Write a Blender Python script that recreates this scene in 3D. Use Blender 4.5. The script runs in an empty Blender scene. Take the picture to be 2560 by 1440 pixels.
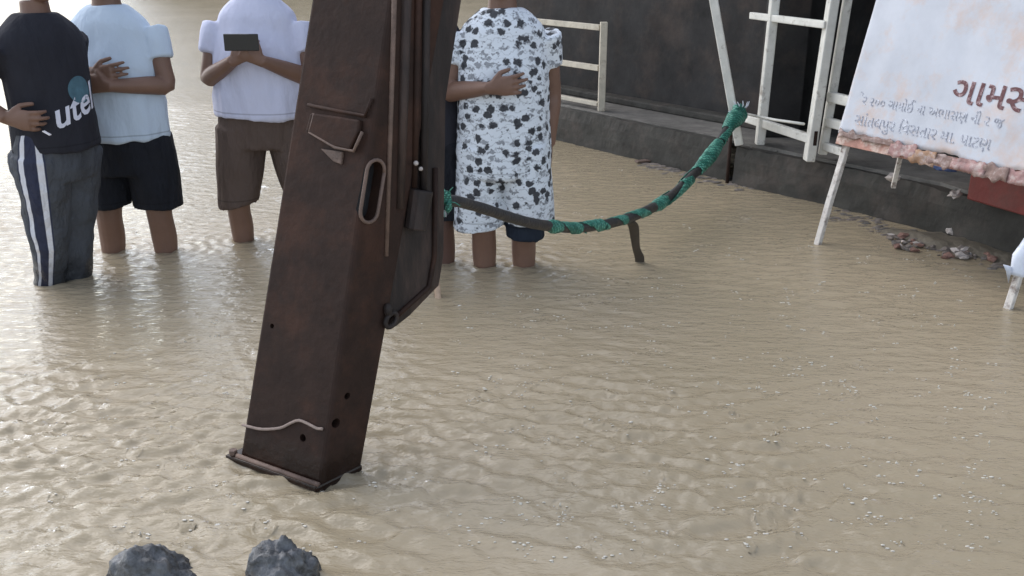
import bpy, bmesh, math, random
import numpy as np
from mathutils import Vector, Matrix, noise
random.seed(7); rng = np.random.default_rng(7)
V = Vector; R = math.radians
S = bpy.context.scene; C = S.collection

# ------------------------------------------------------------------ camera
CAM_H, PITCH, FOC = 1.4, R(19.9), 2400.0            # metres above the flood water, downward tilt, focal length for 2560 px
cd = bpy.data.cameras.new('camera'); cam = bpy.data.objects.new('camera', cd); C.objects.link(cam)
cam.location = (0, 0, CAM_H); cam.rotation_euler = (R(90) - PITCH, 0, 0)
cd.sensor_width = 36; cd.lens = 36 * FOC / 2560; cd.clip_start = .05; cd.clip_end = 2000
S.camera = cam
# ------------------------------------------------------------------ sky and sun (bright overcast, light from the far left)
SUN_AZ, SUN_EL = R(-48), R(46)
w = bpy.data.worlds.new('World'); S.world = w; w.use_nodes = True
wn = w.node_tree.nodes; wl = w.node_tree.links; bg = wn['Background']
sky = wn.new('ShaderNodeTexSky'); sky.sky_type = 'NISHITA'; sky.sun_disc = False
sky.sun_elevation = SUN_EL; sky.sun_rotation = SUN_AZ; sky.air_density = 1.0; sky.dust_density = 1.2; sky.ozone_density = 1.0
hs = wn.new('ShaderNodeHueSaturation'); hs.inputs['Saturation'].default_value = .55
wl.new(sky.outputs[0], hs.inputs['Color']); wl.new(hs.outputs[0], bg.inputs['Color']); bg.inputs['Strength'].default_value = .145
sd = bpy.data.lights.new('sun', 'SUN'); so = bpy.data.objects.new('sun', sd); C.objects.link(so)
sd.energy = 0.6; sd.angle = R(75); sd.color = (1, .985, .96)
sdir = V((math.sin(SUN_AZ) * math.cos(SUN_EL), math.cos(SUN_AZ) * math.cos(SUN_EL), math.sin(SUN_EL)))
so.rotation_euler = sdir.to_track_quat('Z', 'Y').to_euler()
S.view_settings.view_transform = 'Standard'; S.view_settings.look = 'None'; S.view_settings.gamma = 1
S.view_settings.use_curve_mapping = False; S.view_settings.exposure = 1.2

# ------------------------------------------------------------------ helpers
def ray(px, py):
    u, v = (px - 1280) / FOC, (py - 720) / FOC
    c, s = math.cos(PITCH), math.sin(PITCH)
    return V((u, c - v * s, -s - v * c))
EYE = V((0, 0, CAM_H))
def at(px, py, z=0.0):                              # sight line meets the level z
    r = ray(px, py); return EYE + r * ((z - CAM_H) / r.z)
def aty(px, py, y):                                 # sight line meets the distance y
    r = ray(px, py); return EYE + r * (y / r.y)
def atp(px, py, p, n):                              # sight line meets a plane
    r = ray(px, py); return EYE + r * ((p - EYE).dot(n) / r.dot(n))

def props(o, label=None, cat=None, group=None, kind=None):
    for k, v in (('label', label), ('category', cat), ('group', group), ('kind', kind)):
        if v: o[k] = v
    return o
def thing(name, loc, label, cat, group=None, rz=0.0):
    o = bpy.data.objects.new(name, None); C.objects.link(o); o.location = loc; o.rotation_euler = (0, 0, rz)
    o.empty_display_size = .1
    return props(o, label, cat, group)
def link(name, me, m=None, parent=None):
    o = bpy.data.objects.new(name, me); C.objects.link(o)
    if m: me.materials.append(m)
    if parent: o.parent = parent
    return o
class MB:
    """collects shapes, in world space; build() subtracts the parent's place"""
    def __init__(s): s.v = []; s.f = []
    def add(s, vs, fs):
        b = len(s.v); s.v += [tuple(p) for p in vs]; s.f += [tuple(i + b for i in f) for f in fs]; return s
    def box8(s, p):                                 # p: four bottom corners then four top corners
        return s.add(p, [(3, 2, 1, 0), (4, 5, 6, 7), (0, 1, 5, 4), (1, 2, 6, 5), (2, 3, 7, 6), (3, 0, 4, 7)])
    def box(s, x0, y0, z0, x1, y1, z1):
        return s.box8([(x0, y0, z0), (x1, y0, z0), (x1, y1, z0), (x0, y1, z0), (x0, y0, z1), (x1, y0, z1), (x1, y1, z1), (x0, y1, z1)])
    def bar(s, p, q, wd, dp, ref=V((0, 0, 1))):
        p, q = V(p), V(q); t = (q - p).normalized()
        u = ref.cross(t)
        if u.length < 1e-3: u = V((1, 0, 0)).cross(t)
        u.normalize(); n = t.cross(u)
        a, b = u * wd / 2, n * dp / 2
        return s.box8([p - a - b, p + a - b, p + a + b, p - a + b, q - a - b, q + a - b, q + a + b, q - a + b])
    def prism(s, poly, off):                        # planar polygon extruded by off
        n = len(poly); off = V(off); poly = [V(p) for p in poly]
        fs = [tuple(range(n))[::-1], tuple(range(n, 2 * n))]
        fs += [(i, (i + 1) % n, n + (i + 1) % n, n + i) for i in range(n)]
        return s.add(poly + [p + off for p in poly], fs)
    def tube(s, pts, rads, n=14, ref=V((1, 0, 0)), sub=0):
        pts = [V(p) for p in pts]
        rads = [(r, r) if isinstance(r, (int, float)) else r for r in rads]
        if sub: pts, rads = smooth_path(pts, rads, sub)
        m = len(pts); vs = []; fs = []
        for i, p in enumerate(pts):
            t = (pts[min(i + 1, m - 1)] - pts[max(i - 1, 0)]).normalized()
            u = ref - t * ref.dot(t)
            if u.length < 1e-3: u = V((0, 1, 0)) - t * t.y
            u.normalize(); v = t.cross(u); a, b = rads[i]
            for k in range(n):
                an = 2 * math.pi * k / n; vs.append(p + u * (math.cos(an) * a) + v * (math.sin(an) * b))
        for i in range(m - 1):
            for k in range(n):
                k2 = (k + 1) % n; fs.append((i * n + k, i * n + k2, (i + 1) * n + k2, (i + 1) * n + k))
        fs.append(tuple(range(n))[::-1]); fs.append(tuple(range((m - 1) * n, m * n)))
        return s.add(vs, fs)
    def ball(s, c, r, nu=16, nv=10):
        c = V(c); rx, ry, rz = (r, r, r) if isinstance(r, (int, float)) else r
        vs = [c + V((0, 0, -rz))]; fs = []
        for j in range(1, nv):
            ph = math.pi * j / nv - math.pi / 2
            for k in range(nu):
                an = 2 * math.pi * k / nu; vs.append(c + V((rx * math.cos(ph) * math.cos(an), ry * math.cos(ph) * math.sin(an), rz * math.sin(ph))))
        vs.append(c + V((0, 0, rz))); top = len(vs) - 1
        for k in range(nu):
            k2 = (k + 1) % nu; fs.append((0, 1 + k2, 1 + k)); o = 1 + (nv - 2) * nu; fs.append((o + k, o + k2, top))
            for j in range(nv - 2): fs.append((1 + j * nu + k, 1 + j * nu + k2, 1 + (j + 1) * nu + k2, 1 + (j + 1) * nu + k))
        return s.add(vs, fs)
    def mesh(s, name, smooth=False, origin=(0, 0, 0)):
        me = bpy.data.meshes.new(name); o = V(origin)
        me.from_pydata([V(p) - o for p in s.v], [], s.f); me.update()
        bm = bmesh.new(); bm.from_mesh(me); bmesh.ops.recalc_face_normals(bm, faces=bm.faces); bm.to_mesh(me); bm.free()
        if smooth: me.shade_smooth()
        return me
    def build(s, name, m, parent=None, smooth=False, bevel=0, local=False):
        org = parent.location if (parent and not local) else V((0, 0, 0))
        if parent and parent.parent and not local: org = parent.parent.location
        o = link(name, s.mesh(name, smooth, org), m, parent)
        if bevel:
            b = o.modifiers.new('bevel', 'BEVEL'); b.width = bevel; b.segments = 2; b.limit_method = 'ANGLE'
        return o
def smooth_path(pts, rads, sub):
    def cr(a, b, c, d, t): return .5 * ((2 * b) + (c - a) * t + (2 * a - 5 * b + 4 * c - d) * t * t + (3 * b - a - 3 * c + d) * t ** 3)
    P, Q = [], []; m = len(pts)
    rr = [V((r[0], r[1], 0)) for r in rads]
    for i in range(m - 1):
        i0, i3 = max(i - 1, 0), min(i + 2, m - 1)
        for k in range(sub):
            t = k / sub
            P.append(cr(pts[i0], pts[i], pts[i + 1], pts[i3], t)); q = cr(rr[i0], rr[i], rr[i + 1], rr[i3], t); Q.append((q.x, q.y))
    P.append(pts[-1]); Q.append(tuple(rads[-1])); return P, Q
def evaluated(o):
    dg = bpy.context.evaluated_depsgraph_get(); dg.update()
    return bpy.data.meshes.new_from_object(o.evaluated_get(dg), depsgraph=dg)
def fused(mb, name, m, parent, voxel, smooth=3, fold=None, extra=None):
    """one continuous skin over overlapping shapes"""
    o = link(name, mb.mesh(name), None, None)
    r = o.modifiers.new('r', 'REMESH'); r.mode = 'VOXEL'; r.voxel_size = voxel
    s = o.modifiers.new('s', 'SMOOTH'); s.factor = .5; s.iterations = smooth
    me = evaluated(o); bpy.data.objects.remove(o)
    if fold:
        vs = me.vertices; ns = [v.normal.copy() for v in vs]
        for v, n in zip(vs, ns): v.co += n * fold(v.co)
    me.shade_smooth(); me.name = name
    if extra: extra(me)
    return link(name, me, m, parent)

# ------------------------------------------------------------------ materials
def mat(name, col, rough=.6, var=.25, scale=6.0, bump=.2, bscale=40.0, col2=None, c2amt=.5, c2scale=3.0, spec=.5, metal=0.0, stretch=(1, 1, 1), bdist=.01):
    m = bpy.data.materials.new(name); m.use_nodes = True; n = m.node_tree.nodes; l = m.node_tree.links
    b = n['Principled BSDF']; b.inputs['Roughness'].default_value = rough; b.inputs['Specular IOR Level'].default_value = spec
    b.inputs['Metallic'].default_value = metal
    tc = n.new('ShaderNodeTexCoord'); mp = n.new('ShaderNodeMapping'); mp.inputs['Scale'].default_value = stretch
    l.new(tc.outputs['Object'], mp.inputs['Vector'])
    n1 = n.new('ShaderNodeTexNoise'); n1.inputs['Scale'].default_value = scale; n1.inputs['Detail'].default_value = 6; n1.inputs['Roughness'].default_value = .65
    l.new(mp.outputs[0], n1.inputs['Vector'])
    mr = n.new('ShaderNodeMapRange'); mr.inputs['From Min'].default_value = .25; mr.inputs['From Max'].default_value = .75
    mr.inputs['To Min'].default_value = 1 - var; mr.inputs['To Max'].default_value = 1 + var
    l.new(n1.outputs['Fac'], mr.inputs['Value'])
    src = None
    if col2:
        n2 = n.new('ShaderNodeTexNoise'); n2.inputs['Scale'].default_value = c2scale; n2.inputs['Detail'].default_value = 8; n2.inputs['Roughness'].default_value = .7
        l.new(mp.outputs[0], n2.inputs['Vector'])
        rp = n.new('ShaderNodeMapRange'); rp.inputs['From Min'].default_value = 1 - c2amt - .08; rp.inputs['From Max'].default_value = 1 - c2amt + .08
        l.new(n2.outputs['Fac'], rp.inputs['Value'])
        mx = n.new('ShaderNodeMix'); mx.data_type = 'RGBA'; mx.inputs[6].default_value = (*col, 1); mx.inputs[7].default_value = (*col2, 1)
        l.new(rp.outputs[0], mx.inputs[0]); src = mx.outputs[2]
    ml = n.new('ShaderNodeVectorMath'); ml.operation = 'SCALE'
    if src: l.new(src, ml.inputs[0])
    else: ml.inputs[0].default_value = col
    l.new(mr.outputs[0], ml.inputs['Scale']); l.new(ml.outputs[0], b.inputs['Base Color'])
    if bump:
        n3 = n.new('ShaderNodeTexNoise'); n3.inputs['Scale'].default_value = bscale; n3.inputs['Detail'].default_value = 5
        l.new(mp.outputs[0], n3.inputs['Vector'])
        bp = n.new('ShaderNodeBump'); bp.inputs['Strength'].default_value = bump; bp.inputs['Distance'].default_value = bdist
        l.new(n3.outputs['Fac'], bp.inputs['Height']); l.new(bp.outputs[0], b.inputs['Normal'])
    m['_b'] = 1
    return m
def nodes(m): return m.node_tree.nodes, m.node_tree.links, m.node_tree.nodes['Principled BSDF']

M = {}
M['rust'] = mat('rusty_steel', (.027, .0145, .0105), .68, .30, 13, .22, 45, (.045, .021, .0135), .44, 5, .2)
M['grease'] = mat('greasy_steel', (.026, .020, .018), .6, .35, 9, .4, 50, (.05, .033, .027), .45, 9, .25, stretch=(1, 1, .25))
M['rust_edge'] = mat('worn_rust_edge', (.13, .085, .065), .7, .4, 20, .3, 90)
M['hole'] = mat('dark_cavity_steel', (.016, .016, .018), .6, .3, 20, .2)
M['string'] = mat('dirty_string', (.26, .20, .17), .9, .2, 60, .2, 200)
M['plinth'] = mat('wet_cement_render', (.050, .047, .041), .8, .45, 4.5, .7, 22, (.074, .062, .053), .43, 3.2, .25)
M['slab'] = mat('cement_floor', (.15, .14, .125), .75, .5, 6, .6, 30, (.22, .20, .18), .36, 9)
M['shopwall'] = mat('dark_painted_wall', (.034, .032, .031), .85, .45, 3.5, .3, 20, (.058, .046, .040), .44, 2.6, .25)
M['cream'] = mat('cream_painted_wood', (.50, .45, .36), .6, .25, 8, .2, 40, (.20, .14, .09), .37, 10)
M['white_iron'] = mat('white_painted_iron', (.66, .64, .58), .5, .18, 9, .25, 40, (.22, .17, .13), .36, 14)
M['leg_paint'] = mat('chipped_white_paint', (.58, .54, .49), .6, .25, 14, .3, 60, (.13, .085, .065), .42, 22)
M['banner'] = mat('flex_banner', (.50, .515, .555), .6, .12, 5, .15, 6, (.54, .43, .38), .43, 4.2)
M['rust_paint'] = mat('rusted_orange_frame', (.42, .22, .17), .75, .35, 18, .4, 60, (.62, .50, .42), .46, 15)
M['ink'] = mat('faded_ink', (.27, .28, .33), .7, .3, 60, 0, col2=(.68, .69, .74), c2amt=.46, c2scale=70)
M['maroon'] = mat('maroon_ink', (.11, .04, .042), .7, .2, 30, 0, col2=(.45, .33, .33), c2amt=.42, c2scale=40)
M['redpaint'] = mat('dark_red_paint', (.17, .026, .02), .6, .3, 6, .3, 30, (.12, .034, .027), .45, 5)
M['blue'] = mat('blue_plastic', (.06, .10, .24), .5, .2)
M['hose'] = mat('black_rubber_hose', (.022, .021, .022), .55, .35, 30, .4, 90, (.05, .042, .032), .42, 25)
M['stone'] = mat('grey_stone', (.105, .108, .113), .45, .6, 22, 1.0, 45, (.045, .045, .045), .46, 26)
M['rubble'] = mat('rubble_stone', (.20, .165, .14), .85, .4, 12, .8, 50, (.11, .10, .09), .5, 9)
M['rubble_pale'] = mat('pale_stone', (.45, .40, .37), .85, .2, 12, .6, 50)
M['rubble_brick'] = mat('broken_brick', (.20, .11, .085), .85, .3, 20, .6, 60)
M['mud'] = mat('wet_mud', (.14, .12, .09), .6, .4, 14, .8, 35)
M['ground'] = mat('flooded_ground', (.16, .13, .10), .9, .3, 3, .4, 20)
M['stick'] = mat('peeled_wood', (.42, .30, .21), .7, .25, 12, .3, 50, stretch=(6, 6, 1))
M['strap'] = mat('brown_rubber_strap', (.05, .038, .026), .7, .3, 20, .3)
M['plastic'] = mat('white_plastic_sheet', (.62, .65, .72), .35, .2, 12, .5, 18)
M['skin'] = mat('skin_brown', (.17, .095, .066), .5, .12, 9, .1, 120, spec=.4)
M['skin_dark'] = mat('skin_dark_brown', (.105, .056, .043), .5, .12, 9, .1, 120, spec=.4)
M['hair'] = mat('black_hair', (.012, .010, .009), .5, .3, 40, .8, 120)
M['eye'] = mat('eye', (.04, .03, .025), .2, .1, 5, 0)
M['black_tee'] = mat('black_cotton', (.022, .022, .029), .85, .25, 5, .75, 4.5, spec=.25, stretch=(1, 1, .45), bdist=.07)
M['white_tee'] = mat('white_cotton', (.50, .58, .68), .85, .05, 4, .75, 4.5, spec=.2, stretch=(1, 1, .45), bdist=.07)
M['lilac_tee'] = mat('pale_lilac_cotton', (.56, .57, .70), .85, .06, 4, .75, 4.5, spec=.2, stretch=(1, 1, .45), bdist=.07)
M['black_shorts'] = mat('black_shorts_cloth', (.012, .013, .018), .85, .2, 6, .8, 10, spec=.25, stretch=(1, 1, .35), bdist=.08)
M['brown_shorts'] = mat('brown_shorts_cloth', (.105, .075, .062), .9, .12, 6, .8, 10, spec=.2, stretch=(1, 1, .35), bdist=.08)
M['navy'] = mat('dark_navy_cloth', (.018, .024, .036), .85, .2, 6, .8, 10, spec=.2, stretch=(1, 1, .35), bdist=.08)
M['phone'] = mat('phone_black_glass', (.012, .012, .014), .15, .1, 5, 0)
M['paper'] = mat('white_paper', (.72, .68, .68), .7, .05, 8, 0)
M['print_white'] = mat('white_shirt_print', (.62, .62, .70), .8, .1, 20, 0)
M['print_teal'] = mat('teal_shirt_print', (.06, .13, .17), .8, .3, 25, 0)

# green net: woven grid of light and dark green
def net_mat():
    m = bpy.data.materials.new('green_net'); m.use_nodes = True; n, l, b = nodes(m); b.inputs['Roughness'].default_value = .55
    uv = n.new('ShaderNodeAttribute'); uv.attribute_name = 'UVMap'
    mp = n.new('ShaderNodeMapping'); mp.inputs['Scale'].default_value = (10, 55, 1); mp.inputs['Rotation'].default_value = (0, 0, R(20))
    vo = n.new('ShaderNodeTexVoronoi'); vo.inputs['Scale'].default_value = 1.0; vo.inputs['Randomness'].default_value = .25
    l.new(uv.outputs['Vector'], mp.inputs['Vector']); l.new(mp.outputs[0], vo.inputs['Vector'])
    tc = n.new('ShaderNodeTexCoord'); ns = n.new('ShaderNodeTexNoise'); ns.inputs['Scale'].default_value = 18; ns.inputs['Detail'].default_value = 4
    l.new(tc.outputs['Object'], ns.inputs['Vector'])
    cr = n.new('ShaderNodeValToRGB'); e = cr.color_ramp.elements
    e[0].position = .15; e[0].color = (.15, .38, .29, 1); e[1].position = .5; e[1].color = (.008, .085, .06, 1)
    e2 = cr.color_ramp.elements.new(.32); e2.color = (.022, .19, .135, 1)
    ad = n.new('ShaderNodeMath'); ad.operation = 'ADD'
    sb = n.new('ShaderNodeMath'); sb.operation = 'MULTIPLY_ADD'; sb.inputs[1].default_value = .9; sb.inputs[2].default_value = -.45
    l.new(ns.outputs['Fac'], sb.inputs[0]); l.new(vo.outputs['Distance'], ad.inputs[0]); l.new(sb.outputs[0], ad.inputs[1])
    l.new(ad.outputs[0], cr.inputs['Fac']); l.new(cr.outputs['Color'], b.inputs['Base Color'])
    bp = n.new('ShaderNodeBump'); bp.inputs['Strength'].default_value = .8; bp.inputs['Distance'].default_value = .004; bp.invert = True
    l.new(vo.outputs['Distance'], bp.inputs['Height']); l.new(bp.outputs[0], b.inputs['Normal'])
    return m
M['net'] = net_mat()

# floral print: black blossoms, grey sprigs and thin lines on white
def floral_mat():
    m = bpy.data.materials.new('floral_print_cloth'); m.use_nodes = True; n, l, b = nodes(m); b.inputs['Roughness'].default_value = .85
    b.inputs['Specular IOR Level'].default_value = .2
    tc = n.new('ShaderNodeTexCoord'); nz = n.new('ShaderNodeTexNoise'); nz.inputs['Scale'].default_value = 60; nz.inputs['Detail'].default_value = 3
    l.new(tc.outputs['Object'], nz.inputs['Vector'])
    def warped(amount, scl):
        a = n.new('ShaderNodeVectorMath'); a.operation = 'MULTIPLY_ADD'; a.inputs[1].default_value = (amount,) * 3
        l.new(nz.outputs['Color'], a.inputs[0]); l.new(tc.outputs['Object'], a.inputs[2])
        mp = n.new('ShaderNodeMapping'); mp.inputs['Scale'].default_value = scl; l.new(a.outputs[0], mp.inputs['Vector']); return mp.outputs[0]
    def spots(vec, r0, r1, rnd=.72):
        v = n.new('ShaderNodeTexVoronoi'); v.inputs['Scale'].default_value = 1; v.inputs['Randomness'].default_value = rnd; l.new(vec, v.inputs['Vector'])
        mr = n.new('ShaderNodeMapRange'); mr.inputs['From Min'].default_value = r0; mr.inputs['From Max'].default_value = r1
        mr.inputs['To Min'].default_value = 1; mr.inputs['To Max'].default_value = 0; l.new(v.outputs['Distance'], mr.inputs['Value']); return mr.outputs[0]
    s1 = spots(warped(.030, (19, 19, 21)), .31, .40)
    s2 = spots(warped(.045, (17, 17, 44)), .30, .42)
    s3 = spots(warped(.012, (44, 44, 50)), .13, .22)
    wv = n.new('ShaderNodeTexWave'); wv.bands_direction = 'Z'; wv.inputs['Scale'].default_value = 9; wv.inputs['Distortion'].default_value = 9; wv.inputs['Detail'].default_value = 3; wv.inputs['Detail Scale'].default_value = 2.5
    l.new(tc.outputs['Object'], wv.inputs['Vector'])
    wr = n.new('ShaderNodeMapRange'); wr.inputs['From Min'].default_value = .90; wr.inputs['From Max'].default_value = .99; wr.inputs['To Max'].default_value = .30; l.new(wv.outputs['Fac'], wr.inputs['Value'])
    def mix(a, fac, col, amt):
        k = n.new('ShaderNodeMath'); k.operation = 'MULTIPLY'; k.inputs[1].default_value = amt; l.new(fac, k.inputs[0])
        x = n.new('ShaderNodeMix'); x.data_type = 'RGBA'; l.new(k.outputs[0], x.inputs[0]); x.inputs[7].default_value = (*col, 1)
        if isinstance(a, tuple): x.inputs[6].default_value = (*a, 1)
        else: l.new(a, x.inputs[6])
        return x.outputs[2]
    c = mix((.66, .70, .75), wr.outputs[0], (.12, .13, .15), 1)
    c = mix(c, s2, (.13, .135, .15), .72); c = mix(c, s3, (.06, .06, .07), .7); c = mix(c, s1, (.03, .03, .035), .95)
    l.new(c, b.inputs['Base Color'])
    return m
M['floral'] = floral_mat()

# track pants: dark grey cloth, two white bands by the side seam (arc distance stored on the mesh)
def track_mat():
    m = mat('track_pants_cloth', (.062, .067, .078), .8, .2, 6, .8, 10, spec=.3, stretch=(1, 1, .5), bdist=.08); n, l, b = nodes(m)
    at_ = n.new('ShaderNodeAttribute'); at_.attribute_name = 'seam'
    nz = n.new('ShaderNodeTexNoise'); nz.inputs['Scale'].default_value = 25
    ab = n.new('ShaderNodeMath'); ab.operation = 'ABSOLUTE'; l.new(at_.outputs['Fac'], ab.inputs[0])
    sb = n.new('ShaderNodeMath'); sb.operation = 'SUBTRACT'; sb.inputs[1].default_value = .030; l.new(ab.outputs[0], sb.inputs[0])
    a2 = n.new('ShaderNodeMath'); a2.operation = 'ABSOLUTE'; l.new(sb.outputs[0], a2.inputs[0])
    lt = n.new('ShaderNodeMapRange'); lt.inputs['From Min'].default_value = .0085; lt.inputs['From Max'].default_value = .0105; lt.inputs['To Min'].default_value = 1; lt.inputs['To Max'].default_value = 0
    l.new(a2.outputs[0], lt.inputs['Value'])
    ctr = n.new('ShaderNodeMath'); ctr.operation = 'LESS_THAN'; ctr.inputs[1].default_value = .045; l.new(ab.outputs[0], ctr.inputs[0])
    src = b.inputs['Base Color'].links[0].from_socket
    x1 = n.new('ShaderNodeMix'); x1.data_type = 'RGBA'; l.new(ctr.outputs[0], x1.inputs[0]); l.new(src, x1.inputs[6]); x1.inputs[7].default_value = (.028, .032, .06, 1)
    x2 = n.new('ShaderNodeMix'); x2.data_type = 'RGBA'; l.new(lt.outputs[0], x2.inputs[0]); l.new(x1.outputs[2], x2.inputs[6]); x2.inputs[7].default_value = (.62, .62, .66, 1)
    l.new(x2.outputs[2], b.inputs['Base Color']); return m
M['track'] = track_mat()
def wet(m, z, dark=.55, rough=.25, soft=.05):        # cloth or steel soaked up to a wavy line
    n, l, b = nodes(m); src = b.inputs['Base Color'].links[0].from_socket
    tc = n.new('ShaderNodeTexCoord'); sp = n.new('ShaderNodeSeparateXYZ'); l.new(tc.outputs['Object'], sp.inputs[0])
    nz = n.new('ShaderNodeTexNoise'); nz.inputs['Scale'].default_value = 14; nz.inputs['Detail'].default_value = 4; l.new(tc.outputs['Object'], nz.inputs['Vector'])
    ma = n.new('ShaderNodeMath'); ma.operation = 'MULTIPLY_ADD'; ma.inputs[1].default_value = -.10; l.new(nz.outputs['Fac'], ma.inputs[0]); l.new(sp.outputs[2], ma.inputs[2])
    mr = n.new('ShaderNodeMapRange'); mr.inputs['From Min'].default_value = z - .05 - soft; mr.inputs['From Max'].default_value = z - .05 + soft; l.new(ma.outputs[0], mr.inputs['Value'])
    m1 = n.new('ShaderNodeMapRange'); m1.inputs['To Min'].default_value = dark; l.new(mr.outputs[0], m1.inputs['Value'])
    m2 = n.new('ShaderNodeMapRange'); m2.inputs['To Min'].default_value = rough; m2.inputs['To Max'].default_value = b.inputs['Roughness'].default_value; l.new(mr.outputs[0], m2.inputs['Value']); l.new(m2.outputs[0], b.inputs['Roughness'])
    vm = n.new('ShaderNodeVectorMath'); vm.operation = 'SCALE'; l.new(src, vm.inputs[0]); l.new(m1.outputs[0], vm.inputs['Scale']); l.new(vm.outputs[0], b.inputs['Base Color'])
wet(M['track'], .40); wet(M['stone'], .07, .55, .2, .03); M['rust_wet'] = M['rust'].copy(); M['rust_wet'].name = 'rusty_steel_wet'; wet(M['rust_wet'], .075, .6, .2, .03)

def water_mat():
    m = bpy.data.materials.new('muddy_water'); m.use_nodes = True; n, l, b = nodes(m); out = n['Material Output']; n.remove(b)
    tc = n.new('ShaderNodeTexCoord')
    n1 = n.new('ShaderNodeTexNoise'); n1.inputs['Scale'].default_value = .8; n1.inputs['Detail'].default_value = 5; l.new(tc.outputs['Object'], n1.inputs['Vector'])
    cr = n.new('ShaderNodeValToRGB'); e = cr.color_ramp.elements
    e[0].position = .3; e[0].color = (.305, .252, .166, 1); e[1].position = .7; e[1].color = (.378, .308, .208, 1)
    l.new(n1.outputs['Fac'], cr.inputs['Fac'])
    prev = None
    for sc, st, ds in (((11, 30, 1), .6, .020), ((36, 84, 1), .35, .008)):
        mp = n.new('ShaderNodeMapping'); mp.inputs['Scale'].default_value = sc; mp.inputs['Rotation'].default_value = (0, 0, R(8)); l.new(tc.outputs['Object'], mp.inputs['Vector'])
        nn = n.new('ShaderNodeTexNoise'); nn.inputs['Scale'].default_value = 1; nn.inputs['Detail'].default_value = 4; nn.inputs['Roughness'].default_value = .6; l.new(mp.outputs[0], nn.inputs['Vector'])
        bp = n.new('ShaderNodeBump'); bp.inputs['Strength'].default_value = st; bp.inputs['Distance'].default_value = ds; l.new(nn.outputs['Fac'], bp.inputs['Height'])
        if prev: l.new(prev, bp.inputs['Normal'])
        prev = bp.outputs[0]
    up_ = n.new('ShaderNodeCombineXYZ'); up_.inputs[2].default_value = 1
    df = n.new('ShaderNodeBsdfDiffuse'); l.new(cr.outputs['Color'], df.inputs['Color']); nm_ = n.new('ShaderNodeMix'); nm_.data_type = 'VECTOR'; nm_.inputs[0].default_value = .22; l.new(up_.outputs[0], nm_.inputs[4]); l.new(prev, nm_.inputs[5])
    nn_ = n.new('ShaderNodeVectorMath'); nn_.operation = 'NORMALIZE'; l.new(nm_.outputs[1], nn_.inputs[0]); l.new(nn_.outputs[0], df.inputs['Normal'])
    gl = n.new('ShaderNodeBsdfGlossy'); gl.inputs['Roughness'].default_value = .04; l.new(prev, gl.inputs['Normal'])
    fr = n.new('ShaderNodeFresnel'); fr.inputs['IOR'].default_value = 1.52; l.new(prev, fr.inputs['Normal'])
    mx = n.new('ShaderNodeMixShader'); l.new(fr.outputs[0], mx.inputs[0]); l.new(df.outputs[0], mx.inputs[1]); l.new(gl.outputs[0], mx.inputs[2]); l.new(mx.outputs[0], out.inputs['Surface'])
    return m
M['water'] = water_mat()

# ------------------------------------------------------------------ ground and flood water
GZ = -.30
g = MB(); g.add([(-300, -60, GZ), (300, -60, GZ), (300, 500, GZ), (-300, 500, GZ)], [(0, 1, 2, 3)])
props(g.build('ground', M['ground']), kind='structure')

EB = []  # unseen bank added so the water reflects it instead of bright low sky
for i in range(61):
    x = -12 + 22.8 * i / 60
    for k, (dy, hz) in enumerate(((0, -.35), (.8, .5), (2.2, 2.6), (3.6, 6.2), (5.0, 8.3), (9, 8.6), (14, -.35))):
        e_ = min(1, (x + 12) / 1.5, (10.8 - x) / 1.5); n_ = noise.noise(V((x * .5, dy * .4, 2)))
        EB.append((x + .3 * n_, 29 + dy + .5 * n_, hz * max(.02, e_) * (1 + .18 * n_) if hz > 0 else hz))
g = MB().add(EB, [(i * 7 + k, (i + 1) * 7 + k, (i + 1) * 7 + k + 1, i * 7 + k + 1) for i in range(60) for k in range(6)])
M['earth'] = mat('unseen_bank_earth', (.27, .22, .15), .9, .3, 1.2, .5, 6, (.16, .14, .08), .45, .6)
props(g.build('added_reflection_bank', M['earth'], None, True), kind='structure')

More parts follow.
